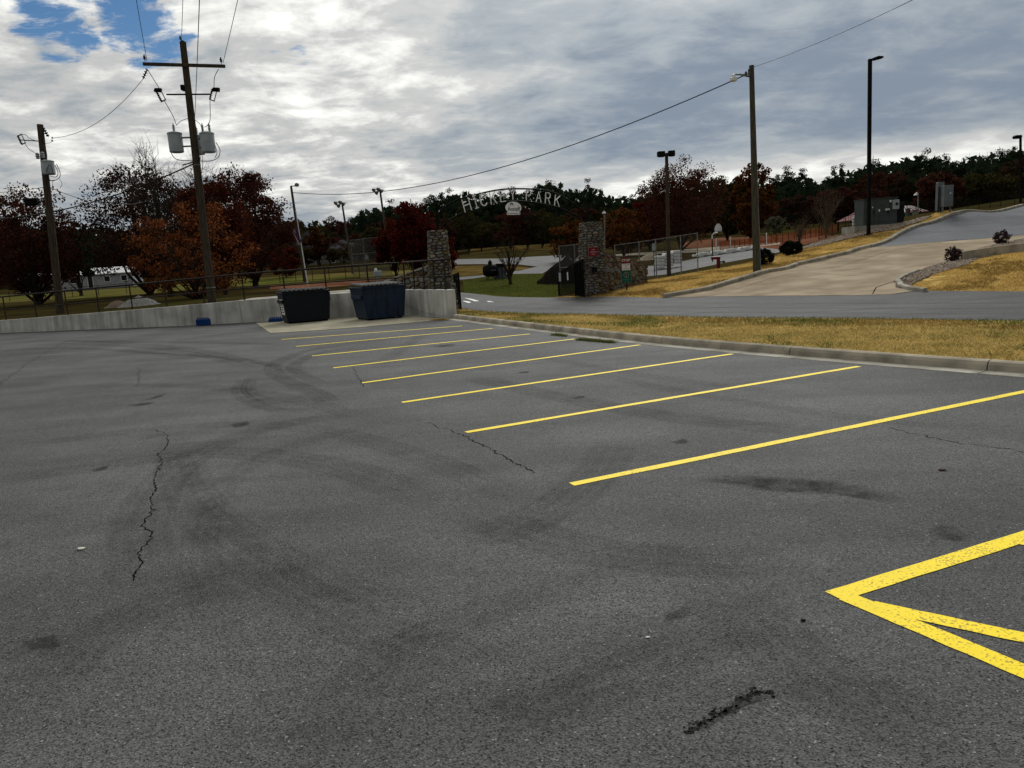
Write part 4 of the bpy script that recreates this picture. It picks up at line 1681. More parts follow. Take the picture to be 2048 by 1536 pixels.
def stone_face(parent, A, B, zbot, ztop, A2=None, B2=None, rows=(.12, .26), wid=(.18, .5), proud=.07, weights=(3, 3, 2, 1, 1, 2), seed=1):
    """rubble masonry: irregular close-fitting stones over a face, A->B left to right seen from outside; ztop(t) gives the height"""
    rs = random.Random(seed)
    A, B = Vector(A), Vector(B)
    A2, B2 = Vector(A2 or A), Vector(B2 or B)
    Ln = (B - A).length
    zmax = max(ztop(0), ztop(.5), ztop(1))
    H = zmax - zbot
    u0 = (B - A).normalized()
    nrm = Vector((u0.y, -u0.x, 0))
    pts, z = [], zbot
    while z < zmax:
        h = rs.uniform(*rows)
        x = -rs.uniform(0, wid[1])
        while x < Ln + .1:
            w = rs.uniform(*wid)
            pts.append((x + w / 2 + rs.uniform(-.12, .12) * w, z + h / 2 + rs.uniform(-.4, .4) * h))
            x += w
        z += h
    asp = (wid[0] + wid[1]) / (rows[0] + rows[1])
    sc = [(x / asp, z) for x, z in pts]
    zc0, zc1 = ztop(0), ztop(1)
    rmax = max(rows[1], wid[1] / asp) * 3.2
    for i, (x, z) in enumerate(sc):
        poly = [(0.0, zbot), (Ln / asp, zbot), (Ln / asp, zc1 + .02), (0.0, zc0 + .02)]
        for j, (x2, z2) in enumerate(sc):
            if i != j and abs(x2 - x) < rmax and abs(z2 - z) < rmax:
                poly = _clip(poly, (x + x2) / 2, (z + z2) / 2, x2 - x, z2 - z)
                if len(poly) < 3:
                    break
        if len(poly) < 3:
            continue
        poly = [(a * asp, b_) for a, b_ in poly]
        cx, cz = sum(p[0] for p in poly) / len(poly), sum(p[1] for p in poly) / len(poly)
        ex, ez = max(p[0] for p in poly) - min(p[0] for p in poly), max(p[1] for p in poly) - min(p[1] for p in poly)
        if ex < .06 or ez < .04:
            continue
        g = rs.uniform(.012, .022)

        def shr(k):
            return [(cx + (a - cx) * k, cz + (b_ - cz) * k) for a, b_ in poly]
        k0 = max(.6, 1 - 2 * g / min(ex, ez))
        d = proud * rs.uniform(.55, 1.35)

        def P(a, b_, out):
            f = (b_ - zbot) / H
            q = A.lerp(A2, f).lerp(B.lerp(B2, f), a / Ln)
            return (q.x + nrm.x * out, q.y + nrm.y * out, b_)
        tilt = rs.uniform(-.25, .25)
        vs = [P(a, b_, -.03) for a, b_ in shr(k0)] + [P(a, b_, d * .6) for a, b_ in shr(k0 * .98)] + [P(a, b_, d * (1 + tilt * (a - cx) / max(ex, .01))) for a, b_ in shr(k0 * .78)]
        n = len(poly)
        fs = [(q, (q + 1) % n, n + (q + 1) % n, n + q) for q in range(n)] + [(n + q, n + (q + 1) % n, 2 * n + (q + 1) % n, 2 * n + q) for q in range(n)] + [tuple(range(2 * n, 3 * n))]
        m_ = MB()
        m_.add(vs, fs)
        m_.build('stone', M_STONES[rs.choices(range(6), weights)[0]], parent)


def pillar(label, base, ang, wb, wt, h, seed, weights, rowsz):
    t = thing('stone_pillar', label, 'pillar', base)
    B0 = Vector(base)
    m = Matrix.Rotation(ang, 3, 'Z')

    def P(x, y, z, w):
        return B0 + m @ Vector((x * w / 2, y * w / 2, 0)) + Vector((0, 0, z))
    b = MB()
    lo = [P(-1, -1, -.1, wb), P(1, -1, -.1, wb), P(1, 1, -.1, wb), P(-1, 1, -.1, wb)]
    hi = [P(-1, -1, h, wt), P(1, -1, h, wt), P(1, 1, h, wt), P(-1, 1, h, wt)]
    b.add(lo + hi, [(3, 2, 1, 0), (4, 5, 6, 7), (0, 1, 5, 4), (1, 2, 6, 5), (2, 3, 7, 6), (3, 0, 4, 7)])
    b.build('core', M_MORTAR, t)
    for k, (s, e) in enumerate((((-1, -1), (1, -1)), ((1, -1), (1, 1)), ((-1, 1), (-1, -1)))):
        a0, b0_, a1, b1_ = P(*s, 0, wb), P(*e, 0, wb), P(*s, h, wt), P(*e, h, wt)
        stone_face(t, (a0.x, a0.y, 0), (b0_.x, b0_.y, 0), B0.z, lambda q: B0.z + h + .03, (a1.x, a1.y, 0), (b1_.x, b1_.y, 0), rowsz, (.2, .5), .06, weights, seed + k)
    return t


gl = Vector((-2.72, 31.2, 0))                      # left pillar stands just beyond the short end wall
gr_ = at_z(1187, 592, 0.0)
gr_.z = terr(gr_.x, gr_.y)
gdir = (Vector((gr_.x, gr_.y)) - Vector((gl.x, gl.y))).normalized()
gang = math.atan2(gdir.y, gdir.x)
gl.z = min(0.0, terr(gl.x, gl.y))
topL = at_y(872, 463, gl.y).z
topR = at_y(1181, 446, gr_.y).z
PL = pillar('tapered buff stone gate pillar beside the short concrete end wall', gl, .08, 1.06, .68, topL - gl.z, 11, (4, 3, 1, 0, 1, 3), (.09, .17))
PR = pillar('tall stone gate pillar carrying the red sign at the gate', gr_, .35, 1.10, .80, topR - gr_.z, 31, (2, 4, 2, 1, 1, 2), (.08, .15))


def wing(label, A, B, za, zb, thick, seed, weights, cap, rows, wid, parentname='stone_wall'):
    """low stone wing wall from A to B, sloping top"""
    A, B = Vector(A), Vector(B)
    t = thing(parentname, label, 'wall', (A + B) / 2)
    u = (B - A)
    u.z = 0
    u.normalize()
    nb = Vector((-u.y, u.x, 0)) * thick
    b = MB()
    z0 = min(A.z, B.z) - .15
    vs = []
    for p, z in ((A, za), (B, zb)):
        for q in (p, p + nb):
            vs += [(q.x, q.y, z0), (q.x, q.y, z)]
    b.add(vs, [(0, 1, 3, 2), (4, 6, 7, 5), (0, 4, 5, 1), (2, 3, 7, 6), (1, 5, 7, 3), (0, 2, 6, 4)])
    b.build('core', M_MORTAR, t)
    stone_face(t, (A.x, A.y, 0), (B.x, B.y, 0), min(A.z, B.z), lambda q: lerp(za, zb, q), None, None, rows, wid, .09, weights, seed)
    c2 = B + nb
    stone_face(t, (B.x, B.y, 0), (c2.x, c2.y, 0), B.z, lambda q: zb, None, None, rows, wid, .07, weights, seed + 3)
    if cap:
        q = MB()
        q.bar(Vector((A.x, A.y, za)) + nb / 2 + Vector((0, 0, .03)), Vector((B.x, B.y, zb)) + nb / 2 + Vector((0, 0, .03)), thick + .1, .07)
        q.build('coping', M_CONC if cap == 1 else M_MORTAR, t)
    return t


wl0, wl1 = at_y(752, 570, 34.0), at_y(858, 533, 31.6)
wing('low stone wing wall with pale sloping coping left of the buff pillar', (wl0.x, wl0.y, .7), (wl1.x, wl1.y, .3), wl0.z, wl1.z, .4, 51, (3, 3, 2, 1, 1, 3), 1, (.14, .26), (.25, .55))
wr0 = gr_ + Vector((.58, -.35, 0))
wr1 = at_y(1294, 577, 41.5)
wr1.z = terr(wr1.x, wr1.y)
WR = wing('brown boulder wing wall sloping down right of the tall pillar', (wr0.x, wr0.y, gr_.z - .05), (wr1.x, wr1.y, wr1.z - .1), at_y(1208, 508, wr0.y).z, at_y(1294, 531, 41.5).z, .45, 61, (2, 2, 4, 3, 1, 0), 2, (.16, .36), (.3, .75))
# the left wing's low toe in front of the pillar, by the gate leaf
wing('rough stone toe wall at the foot of the buff pillar', (gl.x + .42, gl.y - .75, 0), (gl.x + .62, gl.y - .55, 0), 1.25, 1.2, .5, 71, (2, 4, 2, 1, 0, 1), 0, (.12, .26), (.18, .4))


def on_gate(px, py):
    """where a pixel direction meets the upright plane through both pillars"""
    d = ray(px, py)
    n = Vector((-gdir.y, gdir.x, 0))
    t = (Vector((gl.x, gl.y, 0)) - Vector((0, 0, 0))).dot(n) / d.dot(n)
    return Vector((0, 0, EYE)) + d * t


AR = thing('arch_sign', 'black steel arch with white HICKEY PARK letters spanning the stone pillars', 'arch sign', on_gate(872, 463))
up = [(876, 462), (880, 424), (910, 402), (945, 391), (976.6, 383.4), (1006.7, 378.6), (1044, 377.5), (1071, 379), (1103, 384), (1140, 402), (1172, 430), (1176, 446)]
low = [(878, 462), (892, 446), (915, 431), (940, 419), (975, 408), (1012, 403.5), (1050, 403), (1085, 408), (1115, 415), (1145, 428), (1174, 446)]
for nm, pts in (('upper_arch', up), ('lower_arch', low)):
    b = MB()
    b.tube(smooth_path([on_gate(*p) for p in pts], 6), .035, 8)
    b.build(nm, M_BLACK, AR, smooth=True)
for px0, py0, px1, py1 in ((876, 472, 873, 424), (1177, 455, 1175, 405)):
    b = MB()
    b.tube([on_gate(px0, py0), on_gate(px1, py1)], .05, 8)
    b.build('arch_post', M_BLACK, AR)
ST = {'H': [[(-.4, 0), (-.4, 1)], [(.4, 0), (.4, 1)], [(-.4, .5), (.4, .5)]],
      'I': [[(0, 0), (0, 1)], [(-.22, 0), (.22, 0)], [(-.22, 1), (.22, 1)]],
      'C': [[(.38, .80), (.25, .95), (0, 1), (-.25, .93), (-.38, .72), (-.38, .28), (-.25, .07), (0, 0), (.25, .05), (.38, .2)]],
      'K': [[(-.35, 0), (-.35, 1)], [(.38, 1), (-.35, .42)], [(-.1, .62), (.4, 0)]],
      'E': [[(.38, 1), (-.35, 1), (-.35, 0), (.38, 0)], [(-.35, .52), (.25, .52)]],
      'Y': [[(-.4, 1), (0, .48), (.4, 1)], [(0, .48), (0, 0)]],
      'P': [[(-.35, 0), (-.35, 1), (.15, 1), (.35, .9), (.38, .74), (.33, .58), (.15, .5), (-.35, .5)]],
      'A': [[(-.4, 0), (0, 1), (.4, 0)], [(-.25, .36), (.25, .36)]],
      'R': [[(-.35, 0), (-.35, 1), (.15, 1), (.35, .9), (.38, .74), (.33, .58), (.15, .5), (-.35, .5)], [(.05, .5), (.4, 0)]]}
LH = (.55, .53, .52, .51, .47, .44, .46, .47, .48, .50)
LET = [('H', 932, 410), ('I', 949.7, 404), ('C', 965.3, 399.5), ('K', 984.6, 396.3), ('E', 1003.4, 392.5), ('Y', 1023.8, 389.8), ('P', 1055.5, 391), ('A', 1076, 394), ('R', 1094, 396.5), ('K', 1113, 401.5)]
gn_ = Vector((gdir.x, gdir.y, 0))
for i, (ch, px, py) in enumerate(LET):
    c = on_gate(px, py)
    p_ = on_gate(*LET[max(0, i - 1)][1:])
    q_ = on_gate(*LET[min(len(LET) - 1, i + 1)][1:])
    tg = (q_ - p_).normalized()
    upv = Vector((0, 0, 1)) - tg * tg.z
    upv.normalize()
    hgt = LH[i]
    b = MB()
    for st in ST[ch]:
        b.tube([c + tg * (x * hgt * .80) + upv * ((z - .5) * hgt) - Vector((gdir.y, -gdir.x, 0)) * -.05 for x, z in st], .025, 6)
    b.build('letter', M_LETTER, AR)
# the oval sponsor plate under the arch
oc = on_gate(1026.5, 415.5)
OV = thing('oval_sign', 'white oval Anstaff sponsor sign hanging below the arch lettering', 'sign', oc - Vector((0, 0, .3)))
nv = Vector((gdir.y, -gdir.x, 0))
b = MB()
b.prism([oc + gn_ * (.45 * math.cos(a)) + Vector((0, 0, .265 * math.sin(a))) for a in [2 * math.pi * k / 32 for k in range(32)]], nv * .03)
b.build('plate', M_LETTER, OV)
b = MB()
b.prism([oc + gn_ * x + Vector((0, 0, z)) - nv * .0 for x, z in ((-.38, -.31), (.36, -.31), (.36, -.20), (-.38, -.20))], nv * .034)
lp = b.build('lower_plate', M_LETTER, OV)
for x in (-.33, .31):
    b = MB()
    b.lathe(oc + gn_ * x + Vector((0, 0, -.255)) + nv * .03, [(.025, 0), (.025, .012)], 8, axis=nv)
    b.build('bolt', M_DARKSIGN, lp)
b = MB()
b.prism([oc + gn_ * x + Vector((0, 0, z)) + nv * .035 for x, z in ((-.24, -.272), (.22, -.272), (.22, -.242), (-.24, -.242))], nv * .003)
b.build('small_print', M_GALV, lp)
b = MB()
b.tube([oc + nv * .04 + gn_ * (-.11 + .085 * math.cos(a)) + Vector((0, 0, .115 + .075 * math.sin(a))) for a in [R(-20 + 20 * k) for k in range(12)]], [.008 + .012 * math.sin(math.pi * k / 11) for k in range(12)], 6)
b.build('logo_swoosh', M_DARKSIGN, OV)


def text(parent, s, c, size, u, n, mat, name='lettering', align='CENTER'):
    cu = bpy.data.curves.new('t', 'FONT')
    cu.body = s
    cu.size = size
    cu.extrude = .002
    cu.align_x = align
    cu.align_y = 'CENTER'
    ob = bpy.data.objects.new('t', cu)
    me = bpy.data.meshes.new_from_object(ob)
    bpy.data.objects.remove(ob)
    me.materials.append(mat)
    o = bpy.data.objects.new(name, me)
    C.objects.link(o)
    o.parent = parent
    u, n = Vector(u).normalized(), Vector(n).normalized()
    w = n.cross(u)
    o.matrix_local = Matrix.Translation(Vector(c) - ORG[parent.name]) @ Matrix((u, w, n)).transposed().to_4x4()
    return o


text(OV, 'Anstaff', oc + nv * .036 + Vector((0, 0, -.06)), .25, gn_, nv, M_DARKSIGN)
b = MB()
b.tube([on_gate(1026, 403), oc + Vector((0, 0, .26))], .02, 6)
b.build('hanger', M_BLACK, OV)


def gate(label, hinge, end, h0, h1, n, dz=0.06):
    """iron picket gate leaf from hinge to free end, top rail sloping"""
    hinge, end = Vector(hinge), Vector(end)
    t = thing('iron_gate', label, 'gate', hinge, 'iron gates of the park entrance')
    for p, h in ((hinge, h0), (end, h1)):
        b = MB()
        b.bar(p + Vector((0, 0, .0)), p + Vector((0, 0, h + .06)), .07)
        b.build('stile', M_BLACK, t)
    for k, (f0, f1) in enumerate(((dz, dz), (h0, h1))):
        b = MB()
        b.bar(hinge + Vector((0, 0, f0)), end + Vector((0, 0, f1)), .04, .05)
        b.build('rail', M_BLACK, t)
    for i in range(1, n):
        f = i / n
        p = hinge.lerp(end, f)
        b = MB()
        b.bar(p + Vector((0, 0, dz)), p + Vector((0, 0, lerp(h0, h1, f) + .07)), .034)
        b.build('picket', M_BLACK, t)
    return t


hr = at_z(1163, 594, 0.0)
hr.z = terr(hr.x, hr.y) + .01
he = at_z(1119, 590, 0.0)
he = at_y(1118, 592, 38.2)
he.z = terr(he.x, he.y) + .02
GR = gate('open black iron gate leaf hinged on the pillar with the red sign', hr, he, at_y(1166, 522, hr.y).z - hr.z, at_y(1118, 548, he.y).z - he.z, 22)
gd = (hr - he).normalized()
gnr = Vector((gd.y, -gd.x, 0))
if gnr.y > 0:
    gnr = -gnr
for px, py, w, h, nm, mt in ((1124, 554, .20, .44, 'notice_plate', M_TANK), (1139.5, 552, .10, .40, 'white_plate', M_WHITE)):
    f = (1163 - px) / (1163 - 1119)
    p = hr.lerp(he, f)
    z = at_y(px, py, p.y).z
    c = Vector((p.x, p.y, z)) + gnr * .035
    b = MB()
    b.prism([c + gd * x + Vector((0, 0, y)) for x, y in ((-w / 2, -h / 2), (w / 2, -h / 2), (w / 2, h / 2), (-w / 2, h / 2))], gnr * .008)
    b.build(nm, mt, GR)
# a stack of closed pickets right beside the right-hand pillar
hr2 = at_y(1152, 592, 36.9)
hr2.z = terr(hr2.x, hr2.y) + .01
hr3 = at_y(1168, 593, 36.2)
hr3.z = terr(hr3.x, hr3.y) + .01
gate('short black iron picket panel close against the red sign pillar', hr2, hr3, at_y(1152, 530, 36.9).z - hr2.z, at_y(1168, 520, 36.2).z - hr3.z, 9)
hl = at_z(922, 620, 0.0)
hl.z = terr(hl.x, hl.y) + .01
hle = at_y(909, 620, 34.4)
hle.z = terr(hle.x, hle.y) + .01
gate('open black iron gate leaf beside the buff stone pillar', hl, hle, at_y(919, 548, hl.y).z - hl.z, at_y(908, 552, hle.y).z - hle.z, 8)

# signs on the right pillar and in front of the wing wall
M_SRED = pm('sign_red', (0.13, 0.006, 0.012), (0.17, 0.012, 0.018), 6, 0.6)
M_SPINK = pm('sign_faded_print', (0.30, 0.16, 0.16), (0.38, 0.22, 0.22), 6, 0.6)
M_SGREEN = pm('sign_green', (0.004, 0.06, 0.032), (0.008, 0.085, 0.045), 6, 0.5)
M_STEAL = pm('sign_teal', (0.02, 0.14, 0.11), (0.03, 0.17, 0.14), 6, 0.5)


def board(parent, name, c, w, h, u, n, mat, th=.02):
    b = MB()
    u, n = Vector(u), Vector(n)
    b.prism([Vector(c) + u * x + Vector((0, 0, z)) for x, z in ((-w / 2, -h / 2), (w / 2, -h / 2), (w / 2, h / 2), (-w / 2, h / 2))], n * th)
    return b.build(name, mat, parent)


su = Vector((math.cos(.35), math.sin(.35), 0))
sn = Vector((su.y, -su.x, 0))
pcen = gr_ + sn * .60
for px, py, w, h, nm, lb, mt in ((1184.5, 503.5, .50, .42, 'red_sign', 'small dark red sign with pale border on the right stone pillar', M_SRED),
                                 (1187.5, 539, .28, .22, 'dark_plaque', 'small black plaque set low on the right stone pillar', M_BLACK)):
    z = at_y(px, py, gr_.y - .6).z
    c = Vector((at_y(px, py, gr_.y - .6).x, gr_.y - .6, z))
    # settle on the face of the pillar
    k = (pcen - c).dot(sn)
    c = c + sn * (k + .03)
    t = thing(nm, lb, 'sign' if mt is M_SRED else 'plaque', c)
    board(t, 'frame', c, w + .03, h + .03, su, sn, M_SPINK if mt is M_SRED else M_DARKSIGN, .015)
    board(t, 'panel', c + sn * .016, w, h, su, sn, mt, .01)
    if mt is M_SRED:
        for dz, ww in ((.10, .18), (-.01, .36), (-.12, .2)):
            board(t, 'print_line', c + sn * .027 + Vector((0, 0, dz)), ww, .045, su, sn, M_SPINK, .002)
sp0 = G(1253.5, 36.3)
t = thing('sign_post', 'STOP sign above white notice and green emblem board on the dry bank', 'sign', sp0)
b = MB()
b.bar(sp0 - Vector((0, 0, .05)), Vector((sp0.x, sp0.y, at_y(1253, 514, 36.3).z)), .06)
b.build('post', pm('post_maroon', (0.03, 0.012, 0.014), (0.05, 0.02, 0.02), 5, 0.7), t)
un, nn = Vector((1, 0, 0)), Vector((0, -1, 0))
zz = lambda py: at_y(1253, py, 36.3).z
for nm, y0, y1, w, mt in (('stop_panel', 515, 526.5, .40, M_SRED), ('notice_panel', 527.2, 540, .40, M_WHITE), ('emblem_panel', 540.8, 566, .48, M_SGREEN)):
    c = Vector((sp0.x, sp0.y - .035, (zz(y0) + zz(y1)) / 2))
    h = zz(y0) - zz(y1)
    o = board(t, nm, c, w, h, un, nn, mt, .006)
    if mt is M_SRED:
        text(t, 'STOP', c + nn * .0075, .17, un, nn, M_LETTER)
    if mt is M_WHITE:
        for dz, ww in ((.09, .30), (.02, .10), (-.07, .28)):
            board(t, 'notice_line', c + nn * .007 + Vector((0, 0, dz)), ww, .03, un, nn, M_GALV, .001)
    if mt is M_SGREEN:
        for x, z, w2, h2 in ((0, h / 2 - .008, w, .014), (0, -h / 2 + .008, w, .014), (-w / 2 + .008, 0, .014, h), (w / 2 - .008, 0, .014, h)):
            board(t, 'border', c + nn * .007 + un * x + Vector((0, 0, z)), w2, h2, un, nn, M_GALV, .001)
        b = MB()
        rc = c + nn * .010 + Vector((0, 0, .09))
        b.tube([rc + un * (.13 * math.cos(a)) + Vector((0, 0, .13 * math.sin(a))) for a in [2 * math.pi * k / 24 for k in range(25)]], .012, 6)
        b.build('emblem_ring', M_PORG, t)
        b = MB()
        b.prism([rc + un * (x * .06) + Vector((0, 0, z * .1)) for x, z in ((-.4, -.8), (.5, -.9), (.4, -.2), (.7, .3), (.2, .9), (-.5, .8), (-.7, .2), (-.2, -.2))], nn * .004)
        b.build('emblem_figure', pm('emblem_tan', (0.16, 0.12, 0.08), (0.2, 0.15, 0.1), 6, .7), t)
        for dz, ww in ((-.13, .38), (-.22, .24)):
            board(t, 'print_line', c + nn * .007 + Vector((0, 0, dz)), ww, .04, un, nn, M_STEAL, .001)
for px, Y, ty, r, lb, mt in ((1212, 37.0, 553, .085, 'stout pale round bollard standing before the boulder wing wall', M_PORG), (1237, 38.2, 548, .055, 'slim grey standpipe with side box close to the boulder wall', M_TANK)):
    p0 = G(px, Y)
    z1 = at_y(px, ty, Y).z
    t = thing('bollard' if r > .06 else 'standpipe', lb, 'bollard' if r > .06 else 'pipe', p0)
    b = MB()
    b.lathe(p0 - Vector((0, 0, .05)), [(r, 0), (r, z1 - p0.z), (r * .8, z1 - p0.z + .04), (r * .3, z1 - p0.z + .06)], 14)
    b.build('post', mt, t)
    b = MB()
    if r > .06:
        b.lathe(p0 - Vector((0, 0, .02)), [(r * 2.1, 0), (r * 2.0, .10), (r * 1.05, .13)], 12)
        b.build('footing', M_CONC, t)
    else:
        b.box((p0.x + .07, p0.y - .05, lerp(p0.z, z1, .45)), (.12, .12, .2))
        b.build('meter_box', mt, t, bevel=.01)


# ------------------------------------------------------------------ things inside the park
def heap(name, label, cat, px, Y, w, d, h, mat, seed, z=None):
    p0 = G(px, Y)
    rs = random.Random(seed)
    n, m = 26, 9
    vs, fs = [], []
    for j in range(m):
        f = j / (m - 1)
        rr = 1 - f
        zz_ = h * (f ** .9) * (1 - .06 * math.sin(9 * f))
        for i in range(n):
            a = 2 * math.pi * i / n
            k = 1 + .12 * math.sin(2 * a + seed) + .07 * rs.uniform(-1, 1) * rr
            vs.append((p0.x + math.cos(a) * w / 2 * rr * k, p0.y + math.sin(a) * d / 2 * rr * k, p0.z - .06 + zz_ + rs.uniform(-.02, .02) * h))
    for j in range(m - 1):
        for i in range(n):
            fs.append((j * n + i, j * n + (i + 1) % n, (j + 1) * n + (i + 1) % n, (j + 1) * n + i))
    b = MB()
    b.add(vs, fs)
    return tag(b.build(name, mat, smooth=True), label, cat)


M_GRAV = pm('grey_gravel', (0.12, 0.12, 0.115), (0.26, 0.255, 0.24), 14, 0.95, bump=0.8, bscale=25)
M_BGRAV = pm('brown_gravel', (0.10, 0.075, 0.055), (0.2, 0.155, 0.12), 14, 0.95, bump=0.8, bscale=25)
M_SOIL = pm('black_soil', (0.006, 0.005, 0.004), (0.018, 0.015, 0.012), 8, 0.95, bump=0.8, bscale=12)
heap('gravel_pile', 'low grey gravel pile behind the wall railing', 'gravel pile', 280, 38.4, 2.2, 1.8, .62, M_GRAV, 2)
heap('gravel_pile', 'small brownish gravel pile left of the grey gravel pile', 'gravel pile', 236, 39.5, 1.5, 1.3, .5, M_BGRAV, 3)
heap('soil_mound', 'black soil mound sloping up behind the open right gate', 'mound', 1135, 55, 5.6, 4.0, 2.1, M_SOIL, 5)
heap('sand_mound', 'pale dirt heap beside the white wrapped stacks', 'mound', 1302, 74, 2.6, 2.2, .75, pm('pale_sand', (0.2, 0.17, 0.13), (0.3, 0.26, 0.2), 8, .95), 8)

# barrel smoker and storage bin
p0 = G(985, 60)
t = thing('barrel_smoker', 'round black barrel smoker grill on crossed legs in the lawn', 'grill', p0)
c = at_y(981, 541, 60)
b = MB()
prof = [(.05, -.62), (.34, -.58), (.47, -.4), (.5, 0), (.47, .4), (.34, .58), (.05, .62)]
b.lathe(c, prof, 18, axis=(1, .25, 0))
b.build('barrel', M_BLACK, t, smooth=True)
b = MB()
b.lathe(c + Vector((.0, 0, .42)), [(.14, 0), (.16, .16), (.2, .18), (.09, .36), (.02, .42)], 10)
b.build('chimney', M_BLACK, t)
for s in (-1, 1):
    for q in (-1, 1):
        b = MB()
        b.bar(c + Vector((s * .18, q * .25, -.25)), Vector((c.x - s * .42, c.y + q * .3, p0.z)), .06)
        b.build('leg', M_BLACK, t)
b = MB()
b.bar(c + Vector((-.45, -.48, .02)), c + Vector((.45, -.48, .02)), .04)
b.build('handle', M_GALV, t)
p0 = G(1001, 60.5)
t = thing('storage_bin', 'dark grey lidded storage bin beside the barrel smoker', 'bin', p0)
b = MB()
b.box(p0 + Vector((0, 0, .48)), (.86, .8, .96), .2)
b.build('body', pm('bin_slate', (0.05, 0.06, 0.068), (0.08, 0.092, 0.1), 3, .5), t, bevel=.03)
b = MB()
b.prism([p0 + Vector((-.46, -.45, z)) + Vector((x, 0, 0)) for x, z in ((0, .96), (.92, .96), (.92, 1.06), (.7, 1.22), (.2, 1.24), (0, 1.12))], (0, .9, 0))
b.build('lid', M_BLACK, t, bevel=.02)
for x in (-.15, .15):
    b = MB()
    b.bar(p0 + Vector((x, -.50, .15)), p0 + Vector((x, -.50, .9)), .05, .03)
    b.build('rib', M_BLACK, t)


def link_fence(label, pts, h, npost, mat_rail, dens, col, group=None, rails=(1.0,), name='chain_link_fence', cat='fence', postr=.03, follow=True):
    """posts, rails and netting along ground points"""
    P = [Vector(p) for p in pts]
    t = thing(name, label, cat, P[0], group)
    D = densify([tuple(p) for p in P], .5)
    for p in D:
        p.z = terr(p.x, p.y) if follow else p.z
    for rz in rails:
        b = MB()
        b.tube([p + Vector((0, 0, h * rz)) for p in D], postr * .7, 6)
        b.build('rail', mat_rail, t)
    tot = sum((b_ - a).length for a, b_ in zip(D[:-1], D[1:]))
    st = tot / max(1, npost - 1)
    acc, nxt = 0, 0
    for a, b_ in zip(D[:-1] + [D[-1]], D[1:] + [D[-1]]):
        if acc >= nxt - 1e-6:
            q = MB()
            q.tube([a - Vector((0, 0, .05)), a + Vector((0, 0, h + .04))], postr, 8)
            q.build('post', mat_rail, t)
            nxt += st
        acc += (b_ - a).length
    if dens:
        q = MB()
        n = len(D)
        q.add([p + Vector((0, 0, .05)) for p in D] + [p + Vector((0, 0, h)) for p in D], [(i, i + 1, n + i + 1, n + i) for i in range(n - 1)])
        q.build('netting', net_mat('netting_%s' % name, col, dens), t)
    return t


FD = lambda px, Y: G(px, Y)
link_fence('low dark rail fence round the ball field at far left', [FD(-120, 84), FD(60, 82), FD(170, 80), FD(300, 80)], 1.05, 10, M_BLACK, .10, (.05, .05, .05), rails=(1.0,), name='field_fence')
link_fence('low dark field fence behind the dumpsters', [FD(560, 76), FD(640, 72), FD(720, 68)], 1.1, 6, M_BLACK, .10, (.06, .06, .06), rails=(1.0, .1), name='field_fence')
link_fence('tall grey chain-link backstop left of the red trees', [FD(708, 82), FD(740, 78), FD(784, 78)], 4.0, 3, M_GALV, .30, (.10, .10, .10), rails=(1.0, .62, .3), name='backstop')
link_fence('grey chain-link fence right of the boulder wing wall', [FD(1232, 47), FD(1330, 45.5), FD(1396, 44.5)], 2.35, 5, M_GALV, .13, (.10, .10, .10), name='chain_link_fence', postr=.035)
link_fence('chain-link fence behind the right gate leaf with dark screen', [FD(1122, 46), FD(1168, 44.5)], 2.6, 3, M_GALV, .55, (.05, .05, .05), name='screen_fence', rails=(1.0, .5), postr=.035)
M_ORANGE = pm('orange_silt', (0.32, 0.085, 0.03), (0.42, 0.13, 0.05), 4, 0.9)
link_fence('orange plastic safety fence along the dirt yard', [FD(1440, 80), FD(1520, 78), FD(1600, 76), FD(1675, 74)], .95, 22, pm('stake_dark', (.05, .02, .015), (.08, .03, .02), 4, .9), .62, (.30, .085, .035), name='safety_fence', rails=())
link_fence('low dark rail behind the chain-link posts', [FD(1180, 92), FD(1250, 88), FD(1330, 84)], .9, 7, M_BLACK, 0, (0, 0, 0), name='rail_fence')
link_fence('far dark fence across the top of the hill road', [FD(1905, 72), FD(1980, 74), FD(2090, 77)], 1.35, 9, M_BLACK, .3, (.015, .015, .015), name='hilltop_fence')
link_fence('dark fence sloping up behind the transformer cabinets', [FD(1795, 66), FD(1840, 67), FD(1900, 69)], 1.5, 9, M_BLACK, .3, (.015, .015, .015), name='hilltop_fence')
t = thing('iron_fence', 'black iron picket fence left of the green transformer cabinet', 'fence', G(1640, 58))
fp = [G(1638, 58), G(1690, 56.5), G(1735, 55)]
for a, b_ in zip(fp[:-1], fp[1:]):
    for z in (.12, 1.15):
        q = MB()
        q.bar(a + Vector((0, 0, z)), b_ + Vector((0, 0, z)), .035)
        q.build('rail', M_BLACK, t)
    for i in range(13):
        p = a.lerp(b_, i / 13)
        q = MB()
        q.bar(p, p + Vector((0, 0, 1.25)), .022 if i else .05)
        q.build('picket' if i else 'post', M_BLACK, t)

for k, (px, Y, h) in enumerate(((1432.5, 78, 1.25), (1461, 77, 1.3), (1533, 75, 1.2))):
    p0 = G(px, Y)
    t = thing('marker_post', ('white pipe stake standing left of the pair before the orange fence', 'white pipe stake in the middle of the orange fence', 'white pipe stake right of the lamp-arm pole at the orange fence')[k], 'post', p0)
    b = MB()
    b.tube([p0, p0 + Vector((0, 0, h))], .05, 8)
    b.build('stake', M_WHITE, t)
    b = MB()
    b.lathe(p0 + Vector((0, 0, h)), [(.06, -.06), (.06, .02), (.02, .04)], 8)
    b.build('cap', M_WHITE, t)

